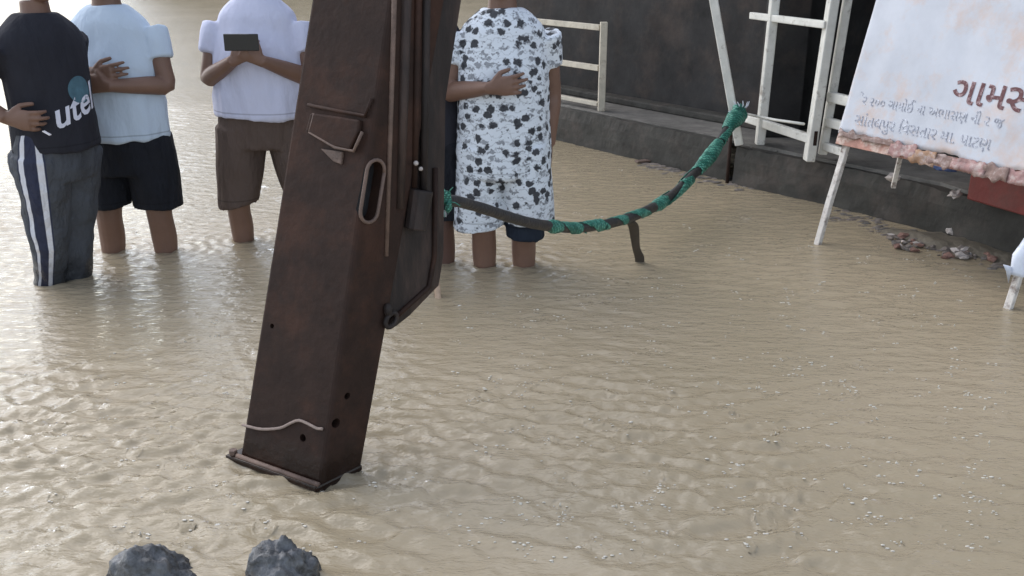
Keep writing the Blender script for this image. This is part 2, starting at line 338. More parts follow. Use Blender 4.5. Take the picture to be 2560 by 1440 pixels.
LEGS = [(-2.04, 4.02), (-1.93, 4.36), (-1.62, 4.42), (-1.33, 4.57), (-1.0, 4.57), (-.12, 4.19), (.045, 4.17), (-.31, 4.22)]
def water():
    x0, x1, y0, y1, st = -3.6, 3.2, 1.2, 9.0, .0105
    nx, ny = int((x1 - x0) / st) + 1, int((y1 - y0) / st) + 1
    X, Y = np.meshgrid(np.linspace(x0, x1, nx), np.linspace(y0, y1, ny))
    # choppier water where the current turns round the post, calmer to the right
    dx, dy = X + .75, Y - 1.75
    chop = np.clip(1.35 - np.sqrt((dx / 1.75) ** 2 + (dy / 1.15) ** 2), 0, 1)
    left = np.clip((-1.75 - X) / .5, 0, 1)
    amp = .60 + 1.9 * np.clip(chop * 2.2, 0, 1) + .3 * left
    lowf = np.zeros_like(X)
    for _ in range(10):
        a = rng.uniform(0, 6.28); k = rng.uniform(2, 7); lowf += np.sin(k * (X * math.cos(a) + Y * math.sin(a)) + rng.uniform(0, 6.28))
    amp *= np.clip(1 + .3 * lowf / 2.2, .55, 1.35)
    amp *= 1 - .4 * np.clip((Y - 4) / 3, 0, 1)
    wx = .05 * np.sin(2.3 * Y + 1) + .04 * np.sin(3.1 * X + 2 * Y); wy = .05 * np.sin(2.9 * X + .7) + .03 * np.sin(4.7 * Y - X)
    Z = np.zeros_like(X)
    for i in range(46):
        lam = .038 * (3.6 ** rng.random()); k = 2 * math.pi / lam
        a = math.pi / 2 + rng.normal(0, .5)
        Z += lam * .0070 * rng.uniform(.5, 1.2) * np.sin(k * ((X + wx) * math.cos(a) + (Y + wy) * math.sin(a)) + rng.uniform(0, 6.28))
    Z *= amp
    Z = .011 * np.tanh(Z / .011)
    def rings(cx, cy, r0, r1, lam, A, dec):
        ix0, ix1 = np.searchsorted(X[0], [cx - r1, cx + r1]); iy0, iy1 = np.searchsorted(Y[:, 0], [cy - r1, cy + r1])
        if ix1 <= ix0 or iy1 <= iy0: return
        sx, sy = slice(ix0, ix1), slice(iy0, iy1)
        r = np.hypot(X[sy, sx] - cx, Y[sy, sx] - cy)
        Z[sy, sx] += A * np.sin(2 * math.pi * (r - r0) / lam) * np.exp(-np.maximum(r - r0, 0) / dec) * (r > r0 * .6) * np.clip((r1 - r) / (.4 * r1), 0, 1)
    for lx, ly in LEGS: rings(lx, ly, .06, .6, .065, .0030, .18)
    rings(-.6, 2.4, .2, 1.3, .085, .0028, .4); rings(-.43, 2.38, .05, .6, .05, .003, .2)
    rings(1.5, 4.5, .02, .3, .05, .0012, .1); rings(2.01, 3.63, .03, .35, .05, .0015, .1)
    for _ in range(420):
        cx, cy = rng.uniform(-2.8, 2.6), 1.5 + 5.5 * rng.random() ** 1.3
        if cx < .2 and rng.random() < .55: continue
        rr = rng.uniform(.018, .07); rings(cx, cy, rr, rr + .05, .028, rng.uniform(.0016, .0034), .03)
    edge = np.minimum.reduce([(X - x0), (x1 - X), (Y - y0) * 4, (y1 - Y)]); Z *= np.clip(edge / .5, 0, 1)
    global WH; WH = lambda x, y: float(Z[min(max(int(round((y - y0) / (y1 - y0) * (ny - 1))), 0), ny - 1), min(max(int(round((x - x0) / (x1 - x0) * (nx - 1))), 0), nx - 1)])
    n = nx * ny
    co = np.empty((n + 8, 3), np.float32); co[:n, 0] = X.ravel(); co[:n, 1] = Y.ravel(); co[:n, 2] = Z.ravel()
    B = 260.0
    co[n:] = [(x0, y0, 0), (x1, y0, 0), (x1, y1, 0), (x0, y1, 0), (-B, -50, 0), (B, -50, 0), (B, 450, 0), (-B, 450, 0)]
    idx = np.arange(n).reshape(ny, nx)
    q = np.stack([idx[:-1, :-1], idx[:-1, 1:], idx[1:, 1:], idx[1:, :-1]], -1).reshape(-1, 4)
    q = np.vstack([q, np.array([(n + 4, n + 5, n + 1, n), (n + 5, n + 6, n + 2, n + 1), (n + 6, n + 7, n + 3, n + 2), (n + 7, n + 4, n, n + 3)])])
    me = bpy.data.meshes.new('water'); me.vertices.add(len(co)); me.vertices.foreach_set('co', co.ravel())
    me.loops.add(q.size); me.loops.foreach_set('vertex_index', q.ravel().astype(np.int32))
    me.polygons.add(len(q)); me.polygons.foreach_set('loop_start', np.arange(0, q.size, 4, dtype=np.int32))
    me.update(calc_edges=True); me.validate(); me.shade_smooth()
    props(link('water', me, M['water']), kind='structure')
water()

# ------------------------------------------------------------------ shop building on its plinth
PL = [(-.42, 8.10), (.328, 7.112), (1.332, 5.80), (1.345, 5.74), (1.80, 5.20), (2.12, 4.74), (2.33, 4.24), (2.62, 3.35)]   # water line of the plinth
PH = .24
def offs(pts, d):                                    # the same line moved d metres into the building
    out = []
    for i, p in enumerate(pts):
        a = V((*pts[max(i - 1, 0)], 0)); b = V((*pts[min(i + 1, len(pts) - 1)], 0)); t = (b - a).normalized()
        n = V((-t.y, t.x, 0)); out.append(V((p[0], p[1], 0)) + n * d)
    return out
F0 = offs(PL, 0); BK = V((6.2, 9.6, 0))
shop = thing('shop_building', F0[3], 'dark open fronted shop building on a grey cement plinth above the flood', 'building')
def strip(name, m, i0, i1, d0, d1, z0, z1, bevel=.01, jit=0):
    a, b = offs(PL, d0), offs(PL, d1); mb = MB()
    ln = a[i0:i1 + 1] + b[i0:i1 + 1][::-1]
    mb.prism([V((p.x, p.y, z0)) for p in ln], (0, 0, z1 - z0))
    return mb.build(name, m, shop, bevel=bevel)
def rough_strip(name, m, i0, i1, d0, d1, z0, z1):    # uneven cast face and chipped top edge
    a, b = offs(PL, d0), offs(PL, d1); seg = []; bb = []
    for i in range(i0, i1):
        k = max(2, int((a[i + 1] - a[i]).length / .03))
        for j in range(k): seg.append(a[i].lerp(a[i + 1], j / k)); bb.append(b[i].lerp(b[i + 1], j / k))
    seg.append(a[i1]); bb.append(b[i1]); mb = MB(); rows = []; vs = []; NZ = 9
    for p, q in zip(seg, bb):
        n = (q - p).normalized()
        for j in range(NZ):
            z = z0 + (z1 - z0) * j / (NZ - 1); w_ = noise.noise(V((p.x * 6, p.y * 6, z * 9))) * .012
            if j == NZ - 1: w_ += .010 + .014 * abs(noise.noise(p * 14)); z += noise.noise(p * 9) * .010
            vs.append(V((p.x, p.y, z)) + n * w_)
        vs.append(V((p.x, p.y, z1 + noise.noise(p * 5) * .004)) + n * .06); vs.append(V((q.x, q.y, z1)))
    W = NZ + 2; fs = []
    for i in range(len(seg) - 1):
        for j in range(W - 1): fs.append((i * W + j, (i + 1) * W + j, (i + 1) * W + j + 1, i * W + j + 1))
    mb.add(vs, fs); o = mb.build(name, m, shop, smooth=False); return o
rough_strip('plinth', M['plinth'], 0, 2, 0, .5, GZ - .05, PH)
rough_strip('plinth', M['plinth'], 3, 7, 0, .5, GZ - .05, PH - .015)
mb = MB(); a = offs(PL, .07)
mb.prism([V((p.x, p.y, PH - .03)) for p in [a[0], a[1], a[2], a[5], a[7]]] + [V((6.6, 4.6, PH - .03)), V((3.5, 10.6, PH - .03))], (0, 0, .034))
mb.build('floor', M['slab'], shop)
# recessed dark wall along the far half, doorway and side, deep interior
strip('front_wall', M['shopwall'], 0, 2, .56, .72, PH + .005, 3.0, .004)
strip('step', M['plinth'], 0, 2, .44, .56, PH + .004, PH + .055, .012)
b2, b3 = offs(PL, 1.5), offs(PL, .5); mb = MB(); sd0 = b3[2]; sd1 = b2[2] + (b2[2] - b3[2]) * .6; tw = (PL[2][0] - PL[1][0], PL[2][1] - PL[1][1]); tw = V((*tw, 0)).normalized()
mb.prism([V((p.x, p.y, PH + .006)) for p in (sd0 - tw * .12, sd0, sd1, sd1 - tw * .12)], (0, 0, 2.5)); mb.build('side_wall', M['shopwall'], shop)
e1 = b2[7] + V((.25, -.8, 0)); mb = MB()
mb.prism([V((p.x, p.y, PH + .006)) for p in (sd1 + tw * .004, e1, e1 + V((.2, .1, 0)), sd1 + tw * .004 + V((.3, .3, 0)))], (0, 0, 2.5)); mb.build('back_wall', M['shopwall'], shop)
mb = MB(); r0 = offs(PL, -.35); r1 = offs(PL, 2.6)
mb.prism([V((p.x, p.y, 2.75)) for p in (r0[0], r0[2], r0[4], r0[7], r1[7], r1[2], r1[0])], (0, 0, .16)); mb.build('roof', M['plinth'], shop, bevel=.01)  # roof out of view; overhang put in for shade and reflection
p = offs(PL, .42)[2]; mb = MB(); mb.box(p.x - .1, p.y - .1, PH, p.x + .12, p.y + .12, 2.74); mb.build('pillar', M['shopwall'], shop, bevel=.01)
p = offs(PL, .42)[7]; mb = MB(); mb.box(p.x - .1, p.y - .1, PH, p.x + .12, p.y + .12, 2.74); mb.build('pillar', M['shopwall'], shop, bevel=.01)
mb = MB(); q = V((1.322, 5.77, 0)); mb.tube([q + V((0, 0, -.1)), q + V((0, 0, .33))], [.011, .011], 10); mb.build('corner_tube', M['rust'], shop, True)  # thin dark tube added along the corner line between the plinth sections
# raised inner step seen under the sign, with the counter of the shop
mb = MB(); a, b = offs(PL, .42), offs(PL, 1.2)
mb.prism([V((p.x, p.y, PH)) for p in (a[4], a[5], a[7], b[7], b[5], b[4])], (0, 0, .10)); mb.build('inner_step', M['plinth'], shop, bevel=.012)

# ------------------------------------------------------------------ white iron gate on the plinth
ZT = PH + .004
gA, gB, gC = at(1848, 362, ZT), at(1899, 361, ZT), at(2022, 402, ZT)
gate = thing('iron_gate', gC, 'white painted iron gate frame standing on the plinth beside the sign', 'gate')
gd = (gC - gB).normalized(); up = V((0, 0, 1))
def up_at(px, py, base):                             # height above base where the sight line passes nearest
    return aty(px, py, base.y)
def gbar(name, p, q, w_, d_): MB().bar(p, q, w_, d_).build(name, M['white_iron'], gate, bevel=.006)
tA = up_at(1821, 200, gA) + V((0, .02, 0)); dA = (tA - gA)
gbar('post', gA, gA + dA * 2.6, .058, .05); gbar('post', gB, gB + V((0.02, 0, 1.25)), .062, .05)
gbar('post', gC, gC + V((.055, 0, 1.25)), .075, .05)
q2 = at(2056, 386, ZT + .03); gbar('post', q2, q2 + V((.06, 0, 1.2)), .040, .045)
def onrail(t, z): p = gB.lerp(gC, t); return V((p.x, p.y, z))
zr = aty(1960, 328, gB.lerp(gC, .5).y).z
gbar('rail', onrail(-.42, zr + .01), onrail(1.0, zr), .035, .05)
far = gC + gd * .40 + V((.09, -.02, 0))
zu, zm, zl = aty(2090, 250, gC.y - .1).z, aty(2080, 314, gC.y - .1).z, aty(2075, 376, gC.y - .1).z
gbar('rail', V((q2.x, q2.y, zu)), V((far.x, far.y, zu)), .035, .055)
gbar('rail', V((q2.x, q2.y, zm)), V((far.x, far.y, zm)), .035, .05)
far2 = q2.lerp(far, .45)
gbar('rail', V((q2.x, q2.y, zl)), V((far2.x, far2.y, zl)), .035, .045)
gbar('rail', onrail(-.42, 1.42), onrail(1.05, 1.42), .04, .05)
gbar('rail', onrail(-.42, .98), onrail(1.05, .98), .03, .04)
p0, p1 = aty(1866, 285, gA.y), aty(2010, 310, gC.y); MB().tube([p0, p0.lerp(p1, .5) + V((0, -.01, -.004)), p1], [.008] * 3, 8).build('thin_rod', M['white_iron'], gate, True)
hp = onrail(.98, zr) + V((-.01, -.035, 0)); hb = MB().bar(hp + V((.025, 0, -.03)), hp + V((.025, 0, .05)), .03, .02); hb.build('hinge', M['rust'], gate, bevel=.003)

# cream frame at the far end of the plinth
cf = at(1503, 277, ZT)
cot = thing('frame_stand', cf, 'cream painted low frame on the far end of the plinth behind the floral shirt', 'stand')
cu = (F0[1] - F0[2]).normalized()
e = cf + cu * 1.2
MB().bar(cf, cf + V((0, 0, .62)), .055, .05).build('leg', M['cream'], cot, bevel=.005)
MB().bar(e, e + V((0, 0, .62)), .055, .05).build('leg', M['cream'], cot, bevel=.005)
for z in (.045, .30, .58): MB().bar(cf + V((-.02, .02, z)), e + V((0, 0, z)), .035, .04 if z > .1 else .03).build('rail', M['cream'], cot, bevel=.004)

# ------------------------------------------------------------------ signboard
lL, lR = V((1.501, 4.502, 0)), V((2.012, 3.632, 0))
back = V((.215, .125, 0)); bd = (lR - lL).normalized()
sign = thing('sign_board', lL, 'weathered white signboard with faded Gujarati writing on thin chipped legs in the water', 'sign')
def leg(base, name='leg'):
    mb = MB(); pts = [base + V((0, 0, GZ)) + back * GZ]
    ks = [0, .2, .4, .6, .85, 1.2, 1.55]
    for i, k in enumerate(ks): pts.append(base + back * k + V((random.uniform(-.004, .004), 0, k)))
    for a, b in zip(pts, pts[1:]): mb.bar(a, b + (b - a) * .02, .030, .026)
    return mb.build(name, M['leg_paint'], sign, bevel=.003)
leg(lL); leg(lR)
un = (V((0, 0, 1)) + back).normalized(); nrm = bd.cross(un); nrm = nrm if nrm.y < 0 else -nrm
zb = .478
def bsurf(a, k): return .026 + .006 * noise.noise(V((a * 3, k * 3, 5))) + .003 * noise.noise(V((a * 11, k * 5, 1)))
def onb(a, k, d=0.0): return lL + back * k + V((0, 0, k)) + bd * a + nrm * (d + .018)   # a along the board from its left leg, k height, d out of it
WD = 1.42
mb = MB(); mb.prism([onb(-.035, zb - .005), onb(WD, zb - .005), onb(WD, zb + .045), onb(-.035, zb + .045)], nrm * .022); mb.build('frame_rail', M['rust_paint'], sign, bevel=.003)
mb = MB(); mb.prism([onb(-.035, 1.45), onb(WD, 1.45), onb(WD, 1.49), onb(-.035, 1.49)], nrm * .022); mb.build('frame_rail', M['rust_paint'], sign, bevel=.003)
# banner sheet with a ragged lower edge and shallow sag
nx, nz = 90, 40; vs = []; fs = []
for j in range(nz + 1):
    for i in range(nx + 1):
        a = -.03 + (WD + .03) * i / nx; k0 = zb + .048 + .018 * noise.noise(V((a * 6, 0, 3))) + .012 * noise.noise(V((a * 23, 1, 0)))
        if a > .62: k0 -= .012
        k = k0 + (1.46 - k0) * j / nz
        vs.append(onb(a, k, bsurf(a, k)))
fs = [(j * (nx + 1) + i, j * (nx + 1) + i + 1, (j + 1) * (nx + 1) + i + 1, (j + 1) * (nx + 1) + i) for j in range(nz) for i in range(nx)]
ban = MB().add(vs, fs).build('banner', M['banner'], sign, True)
sl = ban.modifiers.new('s', 'SOLIDIFY'); sl.thickness = .004; sl.offset = 0
# torn orange and pink flaps along the lower rail
for i, (a0, a1, h0, h1, c) in enumerate([(-.02, .32, .034, .060, 'o'), (.28, .42, -.004, .056, 'p'), (.38, .52, -.010, .048, 'q'), (.48, .64, -.004, .046, 'o'), (.60, .76, -.004, .044, 'p'), (.70, .86, -.010, .050, 'o'), (.83, 1.02, -.008, .046, 'p'), (.98, 1.3, -.01, .05, 'o')]):
    col = {'o': (.24, .16, .135), 'p': (.32, .185, .17), 'q': (.34, .20, .12)}[c]
    key = 'flap' + c
    if key not in M: M[key] = mat('torn_flap_' + {'o': 'brown', 'p': 'pink', 'q': 'orange'}[c], col, .75, .35, 22, .4, 50, (.46, .37, .34), .44, 26)
    n_ = 14; vs = []
    for r_ in range(5):
        for t in range(n_ + 1):
            a = a0 + (a1 - a0) * t / n_; lo = zb + h0 + .020 * noise.noise(V((a * 34, i * 3.3, 0))); hi = zb + h1 + .022 * noise.noise(V((a * 28, i * 2.7, 9)))
            vs.append(onb(a, lo + (hi - lo) * r_ / 4, .032 + .002 * (i % 3) + .012 * noise.noise(V((a * 15, r_ * .5, i)))))
    fs = [(r_ * (n_ + 1) + t, r_ * (n_ + 1) + t + 1, (r_ + 1) * (n_ + 1) + t + 1, (r_ + 1) * (n_ + 1) + t) for r_ in range(4) for t in range(n_)]
    fo = MB().add(vs, fs).build('torn_flap', M[key], sign, True); s_ = fo.modifiers.new('s', 'SOLIDIFY'); s_.thickness = .003
rb = at(2233, 468, PH); rt = onb(.27, .95, -.02)
MB().bar(rb, rt, .022, .022).build('back_strut', M['leg_paint'], sign, bevel=.002)
def text(body, a, k, size, m, wd=None, off=0.0, shear=0.0, name='lettering', d=.040):
    cu = bpy.data.curves.new('t', 'FONT'); cu.body = body; cu.size = size; cu.extrude = .0006; cu.shear = shear; cu.offset = off; cu.resolution_u = 2
    o = bpy.data.objects.new('t', cu); C.objects.link(o); me = evaluated(o); bpy.data.objects.remove(o)
    if wd:
        xs = [v.co.x for v in me.vertices]
        if xs:
            s = wd / (max(xs) - min(xs))
            for v in me.vertices: v.co.x *= s
    for v in me.vertices: v.co = onb(a + v.co.x, k + v.co.y, bsurf(a + v.co.x, k + v.co.y) + .0035 + v.co.z) - sign.location
    me.name = name; return link(name, me, m, sign)
text('\u0ac7\u0ab0 \u0ae8\u0ae6\u0ae6 \u0a97\u0abe\u0aae\u0acb\u0a88 \u0aa8\u0abe \u0a85\u0aad\u0abe\u0ab8\u0aa3 \u0aa8\u0ac0 \u0ae8 \u0a9c', .055, zb + .190, .062, M['ink'], .74, -.0002)
text('\u0ab8\u0abe\u0a82\u0aa4\u0ab2\u0aaa\u0ac1\u0ab0 \u0abf\u0ab5\u0ab8\u0aa4\u0abe\u0ab0 \u0aae\u0abe. \u0aaa\u0abe\u0a9f\u0aa3', .045, zb + .098, .070, M['ink'], .70, .0003)
text('\u0a97\u0abe\u0aae\u0ab8\u0aad\u0abe', .50, zb + .262, .15, M['maroon'], .55, .002)
# torn white plastic sheet round the near leg
mb = MB(); pts = []
for i in range(7):
    k = .60 - i * .078; pts.append((lR + back * k + V((.004 * math.sin(i * 2), 0, k)), .030 + .016 * math.sin(i * .9) ** 2))
mb.tube([p for p, _ in pts], [(r, r * .7) for _, r in pts], 12, sub=4)
for i, v_ in enumerate(mb.v): mb.v[i] = tuple(V(v_) + V((1, .3, .3)) * .016 * noise.noise(V(v_) * 22))
sh = mb.build('plastic_sheet', M['plastic'], None, True); sh['label'] = 'torn white plastic sheet wrapped round the near right leg of the signboard'; sh['category'] = 'plastic sheet'
q = lR + V((.012, .01, .145)); mb = MB()
fl = [q + V((-.02, 0, .02)), q + V((-.04, -.01, .030)), q + V((-.068, -.02, .038)), q + V((-.052, -.02, .012)), q + V((-.03, -.01, -.04))]
mb.prism(fl, (.0, .006, .004)); mb.build('flap', M['plastic'], sh, True)

# ------------------------------------------------------------------ things lying on the plinth
mb = MB(); rp = at(2412, 512, PH); bx = thing('metal_box', rp, 'dark red painted metal box on the plinth behind the signboard', 'box')
bdir = (F0[6] - F0[5]).normalized(); bn = V((-bdir.y, bdir.x, 0))
c0 = at(2415, 500, PH) ; Lb, Db, Hb = .42, .3, .30
cs = [c0, c0 + bdir * Lb, c0 + bdir * Lb + bn * Db, c0 + bn * Db]
MB().prism([p + V((0, 0, .004)) for p in cs], (0, 0, Hb)).build('body', M['redpaint'], bx, bevel=.008)
cs2 = [c0 - bdir * .01 - bn * .01, c0 + bdir * (Lb + .01) - bn * .01, c0 + bdir * (Lb + .01) + bn * (Db + .01), c0 - bdir * .01 + bn * (Db + .01)]
MB().prism([p + V((0, 0, Hb + .006)) for p in cs2], (0, 0, .03)).build('lid', M['redpaint'], bx, bevel=.006)
def lump(name, c, r, m, label, cat, seed=0, group=None, sub=3, amp=.35, fr=2.2, flat=False):
    bm = bmesh.new(); bmesh.ops.create_icosphere(bm, subdivisions=sub, radius=1)
    sh_ = V((seed * 7.3, seed * 3.1, seed))
    for v_ in bm.verts:
        n = noise.noise(v_.co * fr + sh_) + .5 * noise.noise(v_.co * fr * 2.3 + sh_) + .22 * noise.noise(v_.co * fr * 6 + sh_)
        v_.co *= 1 + amp * n; v_.co = V((v_.co.x * r[0], v_.co.y * r[1], v_.co.z * r[2]))
    me = bpy.data.meshes.new(name); bm.to_mesh(me); bm.free()
    if not flat: me.shade_smooth()
    o = link(name, me, m); o.location = c; o.rotation_euler = (0, 0, seed * 1.7); return props(o, label, cat, group)
lump('cloth_scrap', at(2222, 462, PH) + V((.03, .02, .03)), (.034, .028, .022), M['rubble_pale'], 'pale crumpled scrap lying on the plinth beside the back strut of the sign', 'scrap', 3, None, 2, .8, flat=True)
lump('cloth_scrap', at(2360, 424, PH + .1) + V((0, 0, .012)), (.07, .03, .018), M['blue'], 'flat blue scrap lying on the step behind the sign', 'scrap', 5)
lump('cloth_scrap', at(2385, 494, PH) + V((0, 0, .015)), (.04, .026, .018), M['rubble_pale'], 'pinkish white scrap on the plinth edge beside the red box', 'scrap', 8, None, 2, .9, flat=True)
# grit and crumbs along the plinth edge
mb = MB()
for i in range(70):
    t = random.random() * 3.999; k = int(t) + 3; a = offs(PL, .04 + .34 * random.random()); p = a[k].lerp(a[min(k + 1, 7)], t % 1)
    s = random.uniform(.003, .009); mb.ball(p + V((0, 0, PH - .008)), (s * 1.5, s * 1.2, s), 6, 4)
props(mb.build('debris', M['slab']), kind='stuff')

# ------------------------------------------------------------------ rubble and floating litter at the foot of the plinth
mb = MB(); cxy = at(2385, 632)
n_ = 26; vs = []; fs = []
for j in range(n_ + 1):
    for i in range(n_ + 1):
        u, v_ = i / n_ * 2 - 1, j / n_ * 2 - 1; p = cxy + V((.36 * u, -.42 * u, 0)) * 1.0 + V((.42, .36, 0)) * (.33 * v_ + .12)
        h = .055 * max(0, 1 - (u * u + (v_ - .25) ** 2)) + .02 * noise.noise(p * 12) - .022
        vs.append(V((p.x, p.y, h)))
fs = [(j * (n_ + 1) + i, j * (n_ + 1) + i + 1, (j + 1) * (n_ + 1) + i + 1, (j + 1) * (n_ + 1) + i) for j in range(n_) for i in range(n_)]
props(MB().add(vs, fs).build('mud_bank', M['mud'], None, True), kind='structure')
for i in range(90):
    t = random.random(); px = 2225 + 265 * t; py = 598 + 45 * t + random.uniform(-12, 28) * (.4 + .6 * math.sin(math.pi * min(1, t + .1)))
    p = at(px, py); r = random.choice((.009, .012, .014, .018, .026)) * random.uniform(.8, 1.2)
    lump('rubble_stone', p + V((0, 0, .006 + r * .25)), (r * 1.3, r, r * .65), M[('rubble', 'rubble', 'rubble_pale', 'rubble_brick')[i % 4 if i % 8 else 0]], ('small grey brown broken stone in the rubble heap at the foot of the plinth', 'small grey brown broken stone in the rubble heap at the foot of the plinth', 'small pale broken stone among the rubble at the foot of the plinth', 'small reddish brick fragment among the rubble at the foot of the plinth')[i % 4 if i % 8 else 0], 'stone', i, 'rubble stones at the foot of the plinth', 1, .75, flat=True)
lump('pale_stone', at(2383, 600) + V((0, .03, .035)), (.026, .024, .022), M['rubble_pale'], 'pale round stone on top of the rubble against the plinth', 'stone', 60, None, 2, .7, flat=True)
mb = MB(); mb.bar(at(1590, 408) + V((0, 0, .01)), at(1665, 402) + V((0, 0, .015)), .05, .012); o = mb.build('floating_plank', M['rust_edge'], bevel=.003); props(o, 'brown scrap of wood floating by the far plinth wall', 'plank')
mb = MB(); mb.bar(at(1660, 396) + V((0, 0, .0)), at(1674, 412) + V((0, 0, .02)), .03, .02); o = mb.build('floating_scrap', M['rubble_pale'], bevel=.004); props(o, 'small white scrap afloat beside the brown wood scrap at the plinth', 'scrap')
mb = MB()
for i in range(150):
    t = random.random(); px = 1600 + 300 * t; py = 398 + 62 * t + random.gauss(6, 9)
    p = at(px, py); s = random.uniform(.006, .022); mb.ball(p, (s * 2, s * 1.2, s * .35), 6, 4)
for i in range(200):
    t = random.random(); p = at(2070 + 430 * t, 520 + 125 * t + random.gauss(10, 9)); s = random.uniform(.004, .014); mb.ball(p, (s * 2, s, s * .5), 6, 4)
props(mb.build('litter', M['rubble']), kind='stuff')

# foreground stones
def rock(name, c, r, seed, label): return lump(name, c, r, M['stone'], label, 'rock', seed, None, 5, .30, 1.7)
rock('rock', V((-.845, 1.868, -.045)), (.105, .09, .120), 2.0, 'rough blue grey rock breaking the water at the lower left of the picture')
rock('rock', V((-.530, 1.855, -.024)), (.070, .09, .125), 5.0, 'taller dark grey rock just below the foot of the rusty post')

# ------------------------------------------------------------------ rusty leaning steel post
Lb, Cb, Rb = V((-.783, 2.419, 0)), V((-.520, 2.262, 0)), V((-.423, 2.371, 0))
Lt = at(738, 246, 1.0); Ct = Lt + (Cb - Lb) * .90; Rt = Ct + V((.122, .135, 0))
Lt.z = Ct.z = Rt.z = 1.0
Bb, Bt = Lb + (Rb - Cb), Lt + (Rt - Ct)
def pl(a, b, z): return a + (b - a) * z
post = thing('steel_post', Cb, 'thick brown rusty steel post leaning over the water in front of the people', 'post')
z0, z1 = -.28, 2.1
mb = MB(); mb.box8([pl(Lb, Lt, z0), pl(Cb, Ct, z0), pl(Rb, Rt, z0), pl(Bb, Bt, z0), pl(Lb, Lt, z1), pl(Cb, Ct, z1), pl(Rb, Rt, z1), pl(Bb, Bt, z1)])
col = mb.build('column', M['rust_wet'], post)
b_ = col.modifiers.new('b', 'BEVEL'); b_.width = .012; b_.segments = 3
lf_n = (Cb - Lb).cross(Lt - Lb).normalized(); lf_n = lf_n if lf_n.y < 0 else -lf_n          # left face
rf_n = (Rb - Cb).cross(Ct - Cb).normalized(); rf_n = rf_n if rf_n.x > 0 else -rf_n          # right face
def onL(px, py, d=0.0): return atp(px, py, Cb + lf_n * d, lf_n)
def onR(px, py, d=0.0): return atp(px, py, Cb + rf_n * d, rf_n)
cut = MB()
top, bot = onR(938, 428), onR(922, 528)
sl_ = []
ax = (top - bot).normalized(); sx = ax.cross(rf_n).normalized(); hw = .030
for k in range(9): sl_.append(top + (sx * math.cos(math.pi * k / 8) + ax * math.sin(math.pi * k / 8)) * hw)
for k in range(9): sl_.append(bot - (sx * math.cos(math.pi * k / 8) + ax * math.sin(math.pi * k / 8)) * hw)
cut.prism([p + rf_n * .03 for p in sl_], rf_n * -.075)
for (px, py, rr, f) in ((757, 1095, .011, 'L'), (868, 990, .010, 'R'), (840, 1058, .014, 'R'), (680, 815, .007, 'L')):
    fn, nn = (onL, lf_n) if f == 'L' else (onR, rf_n); p = fn(px, py); cut.tube([p + nn * .02, p - nn * .05], [rr, rr], 14)
co_ = cut.build('cut', M['hole'])
bo = col.modifiers.new('o', 'BOOLEAN'); bo.object = co_; bo.operation = 'DIFFERENCE'; bo.solver = 'EXACT'
me = evaluated(col); col.modifiers.clear(); old = col.data; col.data = me; bpy.data.meshes.remove(old); bpy.data.objects.remove(co_)
# lip round the slot
MB().tube([p + rf_n * .002 for p in sl_] + [sl_[0] + rf_n * .002], [.005] * (len(sl_) + 1), 8, ref=rf_n).build('slot_lip', M['rust_edge'], post, True)
MB().prism([p - rf_n * .040 for p in sl_], rf_n * -.004).build('slot_back', M['hole'], post)
# foot plate
ex, ey = (Cb - Lb).normalized(), (Rb - Cb).normalized()
c0 = Lb - ex * .036 - ey * .016; c1 = Cb + ex * .002 - ey * .014; c2 = Rb + ex * .002 + ey * .002; c3 = Bb - ex * .036 + ey * .01
MB().prism([V((p.x, p.y, -.006)) for p in (c0, c1, c2, c3)], (0, 0, .020)).build('foot_plate', M['rust_wet'], post, bevel=.006)
MB().tube([Lb + V((0, 0, .016)) - ey * .004, Cb + V((0, 0, .016)) - ey * .004], [.007, .007], 8).build('weld_bead', M['rust_edge'], post, True)
bp_ = Lb - ex * .020 + V((0, 0, .012)); MB().tube([bp_, bp_ + V((0, 0, .016))], [.013, .013], 6).build('bolt', M['rust_edge'], post, bevel=.002)
# side bracket: welded channel ending in a slanted foot
poly = [onR(962, 822, -.012), onR(1000, 792, -.012), onR(1074, 716, -.012), onR(1086, 640, -.012), onR(1090, 246, -.012)]
up_l = (Ct - Cb).normalized(); hi = 2.0
tp = poly[-1] + up_l * 1.0; tl = onR(1000, 246, -.012) + up_l * 1.0
MB().prism(poly + [tp, tl], lf_n * -.05 - ey * 0.0).build('side_bracket', M['grease'], post, bevel=.006)
e0, e1 = onR(968, 812, -.008), onR(1072, 718, -.008); MB().tube([e0, e1, onR(1086, 640, -.008), onR(1088, 420, -.008)], [.008] * 4, 8).build('bracket_rim', M['rust'], post, True)
for (pa, pb, rr, mm) in (((978, 246), (966, 640), .007, 'rust_edge'), ((1008, 246), (1000, 520), .014, 'grease'), ((1040, 246), (1036, 470), .010, 'rust'), ((1062, 246), (1058, 560), .012, 'grease')):
    a, b = onR(*pa, .002), onR(*pb, .002); MB().tube([b, a, a + (a - b).normalized() * .9], [rr * .8, rr, rr], 8).build('rib', M[mm], post, True)
mb = MB(); q = onR(1046, 520, .008); mb.tube([q - up_l * .06, q + up_l * .05], [.03, .034], 12, sub=0); mb.build('clamp', M['grease'], post, bevel=.004)
q = onR(1040, 408, .02); MB().ball(q, .007, 8, 6).build('bolt', M['rubble_pale'], post, True)
q = onR(1052, 422, .02); MB().ball(q, .006, 8, 6).build('bolt', M['rubble_pale'], post, True)
# shackle below the bracket
q = onR(978, 800, .012); rr = .020; pts = [q + (up_l * math.cos(a) + ey * math.sin(a)) * rr for a in np.linspace(0, 2 * math.pi, 15)]
MB().tube(pts, [.007] * 15, 8, ref=rf_n).build('shackle', M['grease'], post, True)
q = onR(970, 775, .01); MB().ball(q, (.012, .012, .02), 10, 8).build('bolt', M['grease'], post, True)
